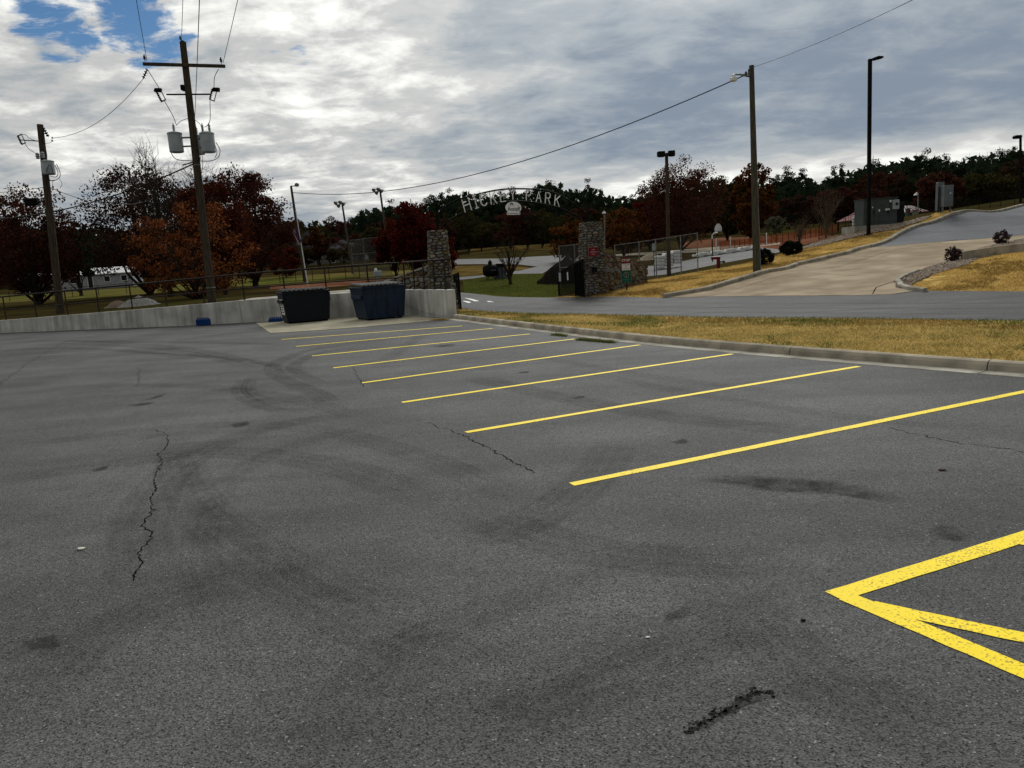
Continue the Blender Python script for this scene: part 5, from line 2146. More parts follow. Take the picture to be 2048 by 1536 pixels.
# wrapped white stacks by the fence
t = thing('wrapped_stack', 'white plastic wrapped stack of building blocks behind the chain-link fence', 'stack', G(1330, 60))
for i, (px, n) in enumerate(((1319, 4), (1336, 4), (1354, 4))):
    p0 = G(px, 60)
    for j in range(n):
        b = MB()
        b.box(p0 + Vector((0, .1 * i, .17 + .26 * j + .12 * i)), (.66 + .05 * ((i + j) % 2), .8, .25), .15)
        b.build('sack', M_WHITE, t, bevel=.05)
t = thing('wrapped_stack', 'long low row of white sacks in front of the orange fence', 'stack', G(1430, 71))
for i in range(14):
    p0 = G(1392 + i * 9.2, 71)
    b = MB()
    b.box(p0 + Vector((0, 0, .12 + .04 * ((i * 7) % 3))), (.62, .6, .24 + .1 * ((i * 5) % 3)), .1 * ((i * 3) % 4))
    b.build('sack', M_WHITE, t, bevel=.05)

# basketball hoop
p0 = G(1425, 62)
t = thing('basketball_hoop', 'white fan-shaped basketball backboard on a curved pole', 'basketball hoop', p0)
b = MB()
zt = at_y(1424, 478, 62).z
b.tube([p0, Vector((p0.x, p0.y, zt))], .05, 8)
b.build('pole', M_RUST, t)
b = MB()
b.tube(smooth_path([Vector((p0.x, p0.y, zt)), at_y(1425, 470, 62), at_y(1430, 466, 61.7), at_y(1435, 465, 61.5)], 5), .05, 8)
b.build('neck', M_WHITE, t)
bc = at_y(1436.5, 456, 61.4)
b = MB()
b.prism([bc + Vector((x * .30, 0, z * .36)) for x, z in ((-.95, -.85), (.95, -.85), (1, -.1), (.75, .55), (.3, .95), (-.1, 1), (-.6, .65), (-.95, -.05))], (0, .05, 0))
b.build('backboard', M_WHITE, t)
b = MB()
b.tube([bc + Vector((.22 * math.cos(a), -.24 + .22 * math.sin(a), -.26)) for a in [2 * math.pi * k / 16 for k in range(17)]], .015, 6)
b.build('rim', M_RUST, t)
# small traffic sign seen from behind, red standpipe
p0 = G(1309, 52)
t = thing('road_sign', 'small grey sign seen from behind beyond the chain-link fence', 'sign', p0)
b = MB()
b.bar(p0, Vector((p0.x, p0.y, at_y(1309, 487, 52).z)), .05)
b.build('post', M_BLACK, t)
b = MB()
b.box(at_y(1308, 494, 51.95), (.26, .02, .5))
b.build('panel', M_TANK, t)
p0 = G(1437, 45.5)
t = thing('red_standpipe', 'dark red angled standpipe with side valve on the dry bank', 'standpipe', p0)
M_HYD = pm('hydrant_red', (0.075, 0.006, 0.010), (0.11, 0.012, 0.014), 4, .5)
zt = at_y(1437, 515, 45.5).z
b = MB()
b.tube([p0 - Vector((0, 0, .05)), Vector((p0.x, p0.y, zt))], .11, 14)
b.build('riser', M_HYD, t)
b = MB()
b.tube([Vector((p0.x + .1, p0.y, zt - .02)), Vector((p0.x - .36, p0.y, zt - .02))], .09, 12)
b.lathe(Vector((p0.x - .36, p0.y, zt - .02)), [(.11, 0), (.11, .06)], 12, axis=(-1, 0, 0))
b.build('elbow', M_HYD, t)
b = MB()
b.tube([Vector((p0.x + .05, p0.y, zt - .28)), Vector((p0.x + .4, p0.y, zt - .28))], .045, 8)
b.lathe(Vector((p0.x + .3, p0.y, zt - .28)), [(.08, 0), (.08, .06)], 10, axis=(1, 0, 0))
b.build('valve', M_BLACK, t)

# white mobile home and tan house far off, pavilions
M_ROOFW = pm('white_roof', (0.55, 0.56, 0.57), (0.65, 0.66, 0.67), 1, .5)
M_SIDING = pm('pale_siding', (0.26, 0.27, 0.28), (0.33, 0.34, 0.35), 2, .7)
M_GLASS = pm('dark_glass', (0.01, 0.012, 0.014), (0.02, 0.022, 0.025), 2, .15)
M_HROOF = pm('slate_roof', (0.035, 0.036, 0.04), (0.06, 0.062, 0.066), 2, .9)
M_HSID = pm('tan_siding', (0.16, 0.145, 0.12), (0.21, 0.19, 0.16), 2, .8)


def house(name, label, cat, c, u, L_, D_, h, rh, wall, roof, nwin, door=True, hip=0.0):
    c = Vector(c)
    u = Vector(u).normalized()
    n = Vector((u.y, -u.x, 0))
    t = thing(name, label, cat, c)

    def P(x, y, z):
        return c + u * x + n * y + Vector((0, 0, z))
    b = MB()
    X, Yh = L_ / 2, D_ / 2
    b.add([P(-X, Yh, -.3), P(X, Yh, -.3), P(X, -Yh, -.3), P(-X, -Yh, -.3), P(-X, Yh, h), P(X, Yh, h), P(X, -Yh, h), P(-X, -Yh, h), P(-X + hip, 0, h + rh * .98), P(X - hip, 0, h + rh * .98)],
          [(0, 1, 5, 4), (1, 2, 6, 9, 5) if not hip else (1, 2, 6, 5), (2, 3, 7, 6), (3, 0, 4, 8, 7) if not hip else (3, 0, 4, 7)])
    b.build('wall', wall, t)
    b = MB()
    o = .35
    if hip:
        b.add([P(-X - o, Yh + o, h - .1), P(X + o, Yh + o, h - .1), P(X + o, -Yh - o, h - .1), P(-X - o, -Yh - o, h - .1), P(-X + hip, 0, h + rh), P(X - hip, 0, h + rh)],
              [(0, 1, 5, 4), (1, 2, 5), (2, 3, 4, 5), (3, 0, 4), (3, 2, 1, 0)])
    else:
        a = [P(-X - o, Yh + o, h - .08), P(X + o, Yh + o, h - .08), P(X + o, 0, h + rh), P(-X - o, 0, h + rh), P(X + o, -Yh - o, h - .08), P(-X - o, -Yh - o, h - .08)]
        b.prism([a[0], a[1], a[2], a[3]], (0, 0, .12))
        b.prism([a[3], a[2], a[4], a[5]], (0, 0, .12))
    b.build('roof', roof, t)
    for i in range(nwin):
        x = -X + L_ * (i + .5) / nwin
        q = MB()
        isd = door and i == nwin // 2
        w, z0, z1 = (.9, .1, 2.1) if isd else (1.0, 1.0, 2.0)
        q.prism([P(x - w / 2, Yh + .01, z0), P(x + w / 2, Yh + .01, z0), P(x + w / 2, Yh + .01, z1), P(x - w / 2, Yh + .01, z1)], n * .05)
        fr = q.build('door' if isd else 'window', M_WHITE, t)
        q = MB()
        e = .12
        q.prism([P(x - w / 2 + e, Yh + .065, z0 + e), P(x + w / 2 - e, Yh + .065, z0 + e), P(x + w / 2 - e, Yh + .065, z1 - e), P(x - w / 2 + e, Yh + .065, z1 - e)], n * .01)
        q.build('pane', M_GLASS, fr)
    return t


p0 = G(196, 118)
house('mobile_home', 'long white roofed mobile home beyond the ball field at left', 'house', p0, (1, .12, 0), 12.5, 4.6, 2.3, .9, M_SIDING, M_ROOFW, 5)
p0 = G(105, 130)
house('mobile_home', 'pale low building glimpsed under the far left tree', 'house', p0, (1, -.1, 0), 9, 4.6, 2.3, .7, M_SIDING, M_ROOFW, 4)
p0 = G(672, 150)
p0.z = at_y(672, 527, 150).z
hs = house('house', 'tan hip-roofed house beyond the field left of the backstop', 'house', p0, (1, .1, 0), 12.5, 8, 2.7, 1.9, M_HSID, M_HROOF, 5, hip=3.0)
p0 = G(634, 160)
p0.z = at_y(634, 522, 160).z
house('house', 'grey house with dark pointed roof partly behind the tan house', 'house', p0, (1, .1, 0), 9.5, 8, 3.4, 3.4, M_SIDING, M_HROOF, 4, hip=4.0)
# white fountain / meter by the field
p0 = G(757, 56)
t = thing('drinking_fountain', 'small white fountain pedestal behind the blue dumpster', 'fountain', p0)
b = MB()
b.box(p0 + Vector((0, 0, .4)), (.18, .22, .8))
b.build('pedestal', M_TANK, t)
b = MB()
b.box(p0 + Vector((.03, 0, .98)), (.62, .4, .42), .2)
b.build('basin', M_TANK, t, bevel=.04)
b = MB()
b.lathe(p0 + Vector((-.1, 0, 1.19)), [(.12, 0), (.1, .14), (.04, .2)], 10)
b.build('spout', M_WHITE, t)

# red pavilion roofs behind the hill
M_RED = pm('red_metal_roof', (0.10, 0.006, 0.010), (0.14, 0.011, 0.015), 2, .8, spec=.1)
M_PINK = pm('faded_red_canopy', (0.20, 0.055, 0.055), (0.26, 0.08, 0.08), 2, .8, spec=.1)
for lb, px, py, Y, w, h, d, mt in (('dark red pavilion roof left of the green transformer cabinet', 1722, 431, 74, 3.4, .9, 3.4, M_RED), ('faded red striped canopy behind the small hilltop boxes', 1812, 419, 74, 3.0, .7, 3, M_PINK)):
    c = at_y(px, py, Y)
    g0 = terr(c.x, Y)
    t = thing('pavilion', lb, 'pavilion', (c.x, Y, g0))
    q = MB()
    hh = h / 2
    vs = [c + Vector((x * w / 2, y * d / 2, -hh)) for x, y in ((-1, -1), (1, -1), (1, 1), (-1, 1))] + [c + Vector((-w * .12, 0, hh)), c + Vector((w * .12, 0, hh))]
    q.add(vs, [(0, 1, 5, 4), (1, 2, 5), (2, 3, 4, 5), (3, 0, 4), (3, 2, 1, 0)])
    o = q.build('roof', mt, t)
    if mt is M_PINK:
        for i in range(7):
            x = -w / 2 + w * (i + .5) / 7
            f = max(0, 1 - abs(x) / (w / 2) * .9)
            q = MB()
            q.bar(c + Vector((x, -d / 2 - .01, -hh + .02)), c + Vector((x * .35, -.05, hh * .9 + .03)), .09, .03)
            q.build('roof_stripe', M_WHITE, o)
    for x in (-1, 1):
        for y in (-1, 1):
            q = MB()
            pp = c + Vector((x * w * .45, y * d * .45, -hh + .05))
            q.bar(Vector((pp.x, pp.y, min(g0, pp.z - .5))), pp, .12)
            q.build('post', M_RUST, t)

# transformer cabinet and switch gear on the hill
M_CAB = pm('cabinet_green', (0.032, 0.042, 0.040), (0.05, 0.064, 0.060), 2, .6, spec=.25)
M_CABD = pm('cabinet_fin_black', (0.015, 0.018, 0.018), (0.025, 0.028, 0.028), 2, .6)
M_CABG = pm('cabinet_grey', (0.10, 0.118, 0.122), (0.14, 0.16, 0.165), 2, .6, spec=.25)
YT = 52.5
c = G(1756, YT)
zb = at_y(1756, 450, YT).z
zt = at_y(1756, 398, YT).z
t = thing('transformer_cabinet', 'big dark green pad transformer cabinet beside the black lamp post', 'transformer', (c.x, c.y, zb))
hc = zt - zb
W_ = 2.35
q = MB()
q.box((c.x, c.y + .4, zb - .35), (W_ + 1.5, 2.0, .7))
q.build('plinth', M_CONC, t)
q = MB()
q.box((c.x - .05, c.y + .3, zb + hc / 2), (W_, 1.4, hc))
q.build('housing', M_CAB, t, bevel=.03)
q = MB()
q.box((c.x + W_ / 2 + .28, c.y + .5, zb + hc * .44), (.5, 1.2, hc * .8))
o = q.build('cooling_fins', M_CABD, t)
for i in range(7):
    q = MB()
    q.box((c.x + W_ / 2 + .08 + i * .075, c.y - .13, zb + hc * .44), (.03, .12, hc * .72))
    q.build('fin', M_CABD, o)
for x, w in ((-.75, .62), (.1, 1.0), (.86, .5)):
    q = MB()
    q.box((c.x + x - .05, c.y - .415, zb + hc * .52), (w, .03, hc * .8))
    dr_ = q.build('door', M_CAB, t, bevel=.01)
    if w > .6:
        q = MB()
        q.box((c.x + x + w * .35, c.y - .45, zb + hc * .5), (.05, .05, .18))
        q.build('handle', M_BLACK, dr_)
q = MB()
q.box((c.x + .95, c.y - .50, zb + hc * .74), (.42, .16, hc * .36))
mb_ = q.build('meter_box', M_TANK, t, bevel=.01)
q = MB()
q.lathe((c.x + .98, c.y - .58, zb + hc * .76), [(.1, 0), (.1, .06), (.06, .09)], 14, axis=(0, -1, 0))
q.build('meter', M_GLASS, mb_)
for x, z, w, h in ((-.15, .55, .10, .16), (.42, .57, .3, .12), (.62, .88, .13, .14), (-.62, .68, .06, .1)):
    q = MB()
    q.box((c.x + x, c.y - .435, zb + hc * z), (w, .012, h))
    q.build('label_plate', M_WHITE, t)
q = MB()
q.box((c.x - .05, c.y + .3, zb + hc + .02), (W_ + .08, 1.5, .05))
q.build('cap', M_CAB, t)
YG = 55.0
for lb, px0, px1, py0, py1, mt, dy in (('tall slim grey electrical panel back at the hilltop kerb', 1872, 1887, 364, 422, M_CABG, .5), ('grey electrical cabinet on short legs in front of the slim panel', 1884, 1904, 370, 414, M_CABG, 0)):
    a, b_ = at_y(px0, py1, YG + dy), at_y(px1, py0, YG + dy)
    cx = (a.x + b_.x) / 2
    g0 = terr(cx, YG + dy)
    t = thing('electrical_panel', lb, 'electrical panel', (cx, YG + dy, g0))
    q = MB()
    q.box((cx, YG + dy, (a.z + b_.z) / 2), (b_.x - a.x, .3 if dy else .45, b_.z - a.z))
    q.build('housing', mt, t, bevel=.015)
    q = MB()
    q.box((cx, YG + dy - (.16 if dy else .235), (a.z + b_.z) / 2), ((b_.x - a.x) * .84, .02, (b_.z - a.z) * .92))
    q.build('door', mt, t, bevel=.005)
    for x in (-.4, .4):
        q = MB()
        xx = cx + x * (b_.x - a.x)
        q.bar((xx, YG + dy, g0 - .1), (xx, YG + dy, a.z + .02), .07)
        q.build('leg', M_GALV, t)
    if not dy:
        q = MB()
        q.box((cx + .1, YG - .255, lerp(a.z, b_.z, .62)), (.09, .01, .12))
        q.build('label_plate', M_WHITE, t)
        for x in (-.45, -.3):
            q = MB()
            q.tube([(cx + x, YG + .25, g0), (cx + x, YG + .25, lerp(a.z, b_.z, .95))], .035, 6)
            q.build('conduit', M_CABD, t)
for lb, px, py0, py1, w in (('small green pedestal box left of the two by the gravel slope', 1815, 418, 438, .26), ('small tan pedestal box right of its pair by the gravel slope', 1830, 421, 437, .36)):
    Yb = 58
    a, b_ = at_y(px, py1, Yb), at_y(px, py0, Yb)
    g0 = terr(a.x, Yb)
    t = thing('pedestal_box', lb, 'utility box', (a.x, Yb, g0))
    q = MB()
    q.box((a.x, Yb, (min(g0, a.z) + b_.z) / 2), (w, .3, b_.z - min(g0, a.z)))
    q.build('housing', M_CAB if w < .3 else M_HSID, t, bevel=.02)
    q = MB()
    q.box((a.x, Yb, b_.z + .02), (w + .06, .36, .06))
    q.build('cap', M_CABG if w < .3 else M_HSID, t, bevel=.01)
# white barrel-like tank left of the cabinet
c0 = G(1716, 58)
t = thing('white_tank', 'small white ribbed tank just left of the transformer cabinet', 'tank', c0)
q = MB()
q.lathe(c0, [(.3, 0), (.42, .15), (.42, .8), (.3, 1.05), (.08, 1.15)], 14)
q.build('tank', M_WHITE, t)
for i in range(3):
    q = MB()
    q.lathe(c0 + Vector((0, 0, .25 + .25 * i)), [(.44, 0), (.44, .05)], 14)
    q.build('band', M_GALV, t)


# driveway kerbs, low side wall, gravel
def kerb_line(label, P, w, h, mat, side):
    t = thing('kerb', label, 'kerb', P[0])
    D = densify([tuple(p) for p in P], .8)
    for p in D:
        p.z = terr(p.x, p.y)
    k = 5
    prof = [(0, -.08), (0.01, h * .8), (w * .25, h), (w * .85, h), (w, -.08)]
    secs, cur = [], [D[0]]
    for p in D[1:]:
        cur.append(p)
        if len(cur) > 4:
            secs.append(cur)
            cur = [p]
    if len(cur) > 1:
        secs.append(cur)
    for s_ in secs:
        s2 = [Vector((p.x, p.y)) for p in s_]
        offs = [offset([tuple(p) for p in s2], side * q[0]) for q in prof]
        vs = []
        for i in range(len(s_)):
            for j in range(k):
                vs.append((offs[j][i].x, offs[j][i].y, s_[i].z + prof[j][1]))
        fs = [(i * k + j, i * k + j + 1, (i + 1) * k + j + 1, (i + 1) * k + j) for i in range(len(s_) - 1) for j in range(k - 1)]
        fs += [tuple(range(k)), tuple((len(s_) - 1) * k + j for j in reversed(range(k)))]
        b = MB()
        b.add(vs, fs)
        b.build('kerb_section', mat, t)
    return t


kl = [Vector((*p, 0)) for p in [(6.87, 32.06)] + pxpoly([(1420, 580), (1512, 553), (1600, 530), (1700, 507), (1745, 494), (1800, 470), (1850, 450), (1900, 432), (1930, 424), (2048, 411.5), (2130, 408)])]
kerb_line('concrete kerb climbing the left edge of the driveway', kl, .30, .17, M_KERB, 1)
kr = [Vector((*p, 0)) for p in pxpoly([(1845, 584), (1815, 580), (1797, 575), (1789, 564), (1800, 557), (1830, 545)])]
kerb_line('curved concrete kerb nose at the foot of the driveway', kr, .2, .13, M_CONC, -1)
# low concrete side wall on the right bank
a, b_ = T(1926, 522), T(2120, 497)
t = thing('low_wall', 'low concrete side wall behind the near driveway shrub', 'wall', a)
mid = T(1990, 512)
pts_ = [a, mid, b_]
for p, q_ in zip(pts_[:-1], pts_[1:]):
    d = (q_ - p)
    d.z = 0
    u = d.normalized()
    nb = Vector((-u.y, u.x, 0)) * .25
    b = MB()
    vs = []
    for s_, hh in ((p + u * .003, .42), (q_ - u * .003, .42)):
        for r_ in (s_, s_ + nb):
            vs += [(r_.x, r_.y, s_.z - .3), (r_.x, r_.y, s_.z + hh - (.12 if s_ is not p and False else 0))]
    b.add(vs, [(0, 1, 3, 2), (4, 6, 7, 5), (0, 4, 5, 1), (2, 3, 7, 6), (1, 5, 7, 3), (0, 2, 6, 4)])
    b.build('wall_section', M_KERB, t, bevel=.01)
# joint lines and white crossing bars on the road
for k, (a, b_) in enumerate((((930, 609.5), (948, 609.5)), ((936, 606), (975, 606.5)), ((955, 603.5), (982, 604)))):
    P0, P1 = at_z(*a), at_z(*b_)
    z0 = max(terr(P0.x, P0.y), terr(P1.x, P1.y))
    q = MB()
    d = (P1 - P0).normalized()
    nn2 = Vector((-d.y, d.x, 0)) * .22
    D = [P0.lerp(P1, i / 6) for i in range(7)]
    vs = []
    for p in D:
        for s_ in (-1, 1):
            r_ = p + nn2 * s_
            vs.append((r_.x, r_.y, terr(r_.x, r_.y) + .012))
    q.add(vs, [(2 * i, 2 * i + 1, 2 * i + 3, 2 * i + 2) for i in range(6)])
    q.build('crossing_bar', M_WHITEPAINT, GRD['road'][0])


# ------------------------------------------------------------------ trees
def leaf_cloud(rs, centres, radii, n, size, flat=0.0):
    """n small folded leaves scattered round cluster centres; returns verts, quads"""
    k = rs.randint(0, len(centres), n)
    off = rs.normal(size=(n, 3))
    off /= np.linalg.norm(off, axis=1)[:, None] + 1e-9
    off *= (rs.uniform(0, 1, n) ** .45)[:, None]
    P = centres[k] + off * radii[k]
    a = rs.normal(size=(n, 3))
    a /= np.linalg.norm(a, axis=1)[:, None]
    b = rs.normal(size=(n, 3))
    b -= a * (a * b).sum(1)[:, None]
    b /= np.linalg.norm(b, axis=1)[:, None]
    s = size * rs.uniform(.6, 1.35, n)[:, None]
    V = np.stack([P - a * s * .6, P + b * s * .38, P + a * s * .6, P - b * s * .38], 1).reshape(-1, 3)
    F = np.arange(4 * n).reshape(n, 4)
    return V, F


def make_tree(seed, h, cr, cb, leaves, lsize, mat, bark, trunk_r, shape='round', clusters=70, limbs=9, crown_name='crown', twig=0, spread=.17):
    """returns (trunk mesh, crown mesh) in local coordinates, base at the origin"""
    rs = np.random.RandomState(seed)
    rr = random.Random(seed)
    b = MB()
    lean = Vector((rr.uniform(-.03, .03) * h, rr.uniform(-.03, .03) * h, 0))
    tt = {'pine': .96, 'column': .9, 'cone': .95}.get(shape, .62)
    spine = [Vector((0, 0, -.08)), Vector((lean.x * .2, lean.y * .2, cb * .6)), Vector((lean.x * .6, lean.y * .6, lerp(cb, h, .35))), Vector((lean.x, lean.y, h * tt))]
    sp = smooth_path(spine, 4)
    b.tube([sp[0] + Vector((0, 0, 0)), *sp[1:]], [trunk_r * (1.35 if i == 0 else 1) * (1 - .82 * i / (len(sp) - 1)) for i in range(len(sp))], 8)
    cen = []
    zc = (cb + h) / 2
    hz = (h - cb) / 2
    for i in range(clusters):
        for _ in range(30):
            u = rs.uniform(-1, 1, 3)
            if shape == 'round':
                r2 = (u ** 2).sum()
                ok = .12 < r2 < 1
                sx = 1.0
            elif shape == 'vase':
                ok = u[0] ** 2 + u[1] ** 2 < (.35 + .65 * (u[2] + 1) / 2) ** 2 and (u ** 2).sum() < 1.5
            elif shape in ('column', 'cone'):
                w = math.sin(math.pi * min(1, max(0, (u[2] + 1) / 2)) ** .75) if shape == 'column' else (1 - (u[2] + 1) / 2) ** .8
                ok = u[0] ** 2 + u[1] ** 2 < (w * .97) ** 2
            else:
                f = (u[2] + 1) / 2
                w = (.78 + .22 * math.sin(f * 9 + seed)) * math.sin(math.pi * (.22 + .74 * f)) ** .8
                ok = u[0] ** 2 + u[1] ** 2 < w ** 2
            if ok:
                break
        cen.append((u[0] * cr + lean.x * .7, u[1] * cr + lean.y * .7, zc + u[2] * hz * .96))
    cen = np.array(cen)
    # limbs reach towards some of the clusters
    order = rr.sample(range(clusters), min(clusters, limbs))
    for k in order:
        e = Vector(cen[k])
        f = min(.95, max(.12, (e.z - cb * .7) / (h * 1.02) * .75))
        s = sp[int(f * (len(sp) - 1))]
        if s.z > e.z:
            s = Vector((s.x, s.y, max(cb * .55, e.z - .25 * h * .5)))
        m1 = s.lerp(e, .5) + Vector((rr.uniform(-.06, .06) * h, rr.uniform(-.06, .06) * h, rr.uniform(-.01, .05) * h))
        r0 = trunk_r * .42
        b.tube(smooth_path([s, m1, e], 4), [r0 * (1 - .88 * i / 8) for i in range(9)], 5)
        for _ in range(twig):
            st = m1.lerp(e, rr.uniform(.1, .95))
            d = Vector((rr.uniform(-1, 1), rr.uniform(-1, 1), rr.uniform(.1, 1.2))).normalized() * rr.uniform(.10, .22) * h
            en = st + d
            b.tube([st, st.lerp(en, .5) + Vector((rr.uniform(-.03, .03) * h, rr.uniform(-.03, .03) * h, 0)), en], [r0 * .24, r0 * .15, r0 * .05], 4)
            for _ in range(3):
                s2 = st.lerp(en, rr.uniform(.3, .9))
                b.tube([s2, s2 + Vector((rr.uniform(-1, 1), rr.uniform(-1, 1), rr.uniform(0, 1.2))).normalized() * rr.uniform(.04, .10) * h], [r0 * .11, r0 * .04], 3)
    me1 = bpy.data.meshes.new('trunk')
    me1.from_pydata(b.v, [], b.f)
    me1.polygons.foreach_set('use_smooth', [True] * len(me1.polygons))
    me1.materials.append(bark)
    me2 = None
    if leaves:
        rad = np.full((clusters, 3), cr * spread * 1.5) * rs.uniform(.6, 1.4, (clusters, 1))
        rad[:, 2] *= .75
        if shape == 'pine':
            rad[:, 2] *= .8
        V, F = leaf_cloud(rs, cen, rad, leaves, lsize)
        V[:, 2] = np.maximum(V[:, 2], .15 * cb + .1)
        o = arr_mesh(crown_name, V, F, mat)
        me2 = o.data
        bpy.data.objects.remove(o)
    return me1, me2


def plant_tree(name, label, base, meshes, cat='tree', group=None, rz=0.0, sc_=1.0, sxy=None, crown='crown', trunk='trunk'):
    t = thing(name, label, cat, base, group)
    t.rotation_euler = (0, 0, rz)
    t.scale = (sxy or sc_, sxy or sc_, sc_)
    for nm, me in ((trunk, meshes[0]), (crown, meshes[1])):
        if me is None:
            continue
        o = bpy.data.objects.new(nm, me)
        C.objects.link(o)
        o.parent = t
    return t


LM_DKRED = leaf_mat('leaf_dark_red', [(0.015, 0.008, 0.006), (0.048, 0.018, 0.012), (0.088, 0.030, 0.018)], .3)
LM_BROWN = leaf_mat('leaf_russet_brown', [(0.014, 0.009, 0.008), (0.040, 0.020, 0.015), (0.068, 0.028, 0.018)], .25)
LM_ORANGE = leaf_mat('leaf_orange', [(0.03, 0.012, 0.007), (0.08, 0.026, 0.011), (0.16, 0.046, 0.016), (0.25, 0.082, 0.026), (0.06, 0.03, 0.012)], .3)
LM_RUST = leaf_mat('leaf_rust', [(0.016, 0.006, 0.005), (0.05, 0.014, 0.008), (0.09, 0.022, 0.010)], .3)
LM_RED = leaf_mat('leaf_red', [(0.018, 0.004, 0.003), (0.055, 0.008, 0.006), (0.10, 0.016, 0.009)], .3)
LM_AMBER = leaf_mat('leaf_amber', [(0.022, 0.010, 0.004), (0.07, 0.026, 0.008), (0.115, 0.045, 0.012)], .3)
LM_PINE = leaf_mat('leaf_pine', [(0.008, 0.015, 0.009), (0.018, 0.030, 0.016), (0.032, 0.046, 0.022)], .15)
LM_OLIVE = leaf_mat('leaf_olive', [(0.014, 0.014, 0.006), (0.035, 0.032, 0.012), (0.055, 0.045, 0.015)], .2)
LM_SAGE = leaf_mat('leaf_sage', [(0.05, 0.055, 0.035), (0.10, 0.10, 0.06)], .3)
LM_BOX = leaf_mat('leaf_boxwood', [(0.004, 0.006, 0.004), (0.010, 0.013, 0.008), (0.018, 0.02, 0.012)], .1)
LM_PURPLE = leaf_mat('leaf_purple', [(0.018, 0.010, 0.012), (0.045, 0.026, 0.028), (0.08, 0.05, 0.045)], .2)


def tree_px(name, label, px, Y, top, wpx, cbf, leaves, ls, mat, bark=M_BARK, tr=.22, shape='round', clusters=70, limbs=9, seed=0, twig=0, spread=.17, group=None, sink=0.0):
    base = G(px, Y)
    base.z -= sink
    tip = at_y(px, top, Y)
    h = tip.z - base.z
    cr = wpx / FPX * Y / 2
    me = make_tree(seed or int(px), h, cr, h * cbf, leaves, ls, mat, bark, tr, shape, clusters, limbs, twig=twig, spread=spread)
    return plant_tree(name, label, base, me, group=group)


# the big autumn trees at left
tree_px('oak_tree', 'dark red oak behind the shorter utility pole at far left', 78, 54, 378, 200, .09, 19000, .155, LM_DKRED, tr=.30, seed=3, clusters=95, limbs=14, twig=3)
tree_px('oak_tree', 'dark red oak cut by the left edge of frame', -55, 58, 395, 210, .08, 17000, .18, LM_DKRED, tr=.3, seed=4, clusters=80)
tree_px('cedar_tree', 'green conifer between the two big left trees', 163, 84, 418, 62, .24, 4200, .32, LM_PINE, tr=.2, shape='cone', seed=5, clusters=70)
tree_px('oak_tree', 'large dark brown oak left of the tall transformer pole', 300, 58, 328, 225, .08, 22000, .15, LM_BROWN, tr=.34, seed=6, clusters=120, limbs=14, twig=4)
tree_px('oak_tree', 'large dark oak right of the tall transformer pole', 512, 62, 330, 180, .08, 20000, .16, LM_DKRED, tr=.33, seed=8, clusters=110, limbs=12, twig=3)
tree_px('oak_tree', 'dark brown oak behind the orange tree', 420, 70, 372, 200, .05, 15000, .2, LM_BROWN, tr=.3, seed=9, clusters=85)
tree_px('maple_tree', 'bright orange tree just behind the tall transformer pole', 396, 42.5, 398, 246, .03, 9000, .11, LM_ORANGE, tr=.17, seed=12, clusters=75, limbs=26, twig=4, spread=.115)
tree_px('maple_tree', 'rust red crown rising behind the orange tree and the tall pole', 452, 48, 352, 150, .12, 12000, .13, LM_RUST, tr=.18, seed=13, clusters=75, limbs=18, twig=4, spread=.15)
tree_px('bare_tree', 'bare branched treetop rising above the orange tree', 342, 50, 262, 120, .45, 0, .2, LM_BROWN, bark=M_TWIG, tr=.17, seed=14, clusters=30, limbs=22, twig=7)
tree_px('bare_tree', 'bare twiggy treetop just right of the transformer cans', 426, 52, 292, 95, .5, 0, .2, LM_BROWN, bark=M_TWIG, tr=.14, seed=15, clusters=26, limbs=18, twig=7)
tree_px('red_shrub', 'low dark red shrub behind the flagpole', 572, 95, 492, 60, .05, 2500, .3, LM_RED, tr=.08, seed=16, clusters=40)
# red columnar trees left of the gate
tree_px('pear_tree', 'tall dark red columnar tree behind the buff gate pillar', 838, 62, 378, 100, .10, 9000, .19, LM_RED, tr=.16, shape='column', seed=21, clusters=110, spread=.2)
tree_px('pear_tree', 'shorter bright red tree left of the tall red one', 792, 66, 432, 78, .10, 6000, .19, LM_RED, tr=.14, shape='column', seed=22, clusters=80, spread=.2)
tree_px('pear_tree', 'red tree tucked right against the buff gate pillar', 886, 64, 440, 55, .10, 4500, .19, LM_RED, tr=.12, shape='column', seed=23, clusters=70, spread=.22)
tree_px('bare_tree', 'small bare tree on the green lawn seen through the gate', 1021, 54, 462, 96, .34, 0, .2, LM_BROWN, tr=.13, seed=25, clusters=30, limbs=20, twig=5)
tree_px('maple_tree', 'orange tree between the arch and the right pillar', 1146, 84, 440, 92, .06, 5000, .24, LM_AMBER, tr=.15, seed=27, clusters=60)
tree_px('maple_tree', 'round orange tree right of the right stone pillar', 1248, 88, 412, 96, .07, 5500, .25, LM_AMBER, tr=.17, seed=28, clusters=60)
tree_px('oak_tree', 'big rounded dark red tree behind the twin floodlights', 1362, 92, 312, 158, .05, 17000, .19, LM_DKRED, tr=.32, seed=30, clusters=110, limbs=12, twig=2)
tree_px('oak_tree', 'crimson tree left of the big rounded red tree', 1300, 100, 392, 92, .10, 5500, .30, LM_RED, tr=.2, seed=31, clusters=60)
tree_px('oak_tree', 'amber topped tree behind the lamp-arm pole', 1505, 100, 326, 84, .06, 6000, .32, LM_AMBER, tr=.24, seed=33, clusters=70, limbs=10)
tree_px('oak_tree', 'dark olive tree beside the amber topped tree', 1455, 108, 350, 80, .05, 5000, .34, LM_OLIVE, tr=.22, seed=34, clusters=60)
tree_px('fruit_tree', 'small grey-green tree right of the lamp-arm pole', 1552, 88, 432, 46, .30, 1100, .2, LM_SAGE, tr=.09, seed=36, clusters=40, limbs=12, twig=2)
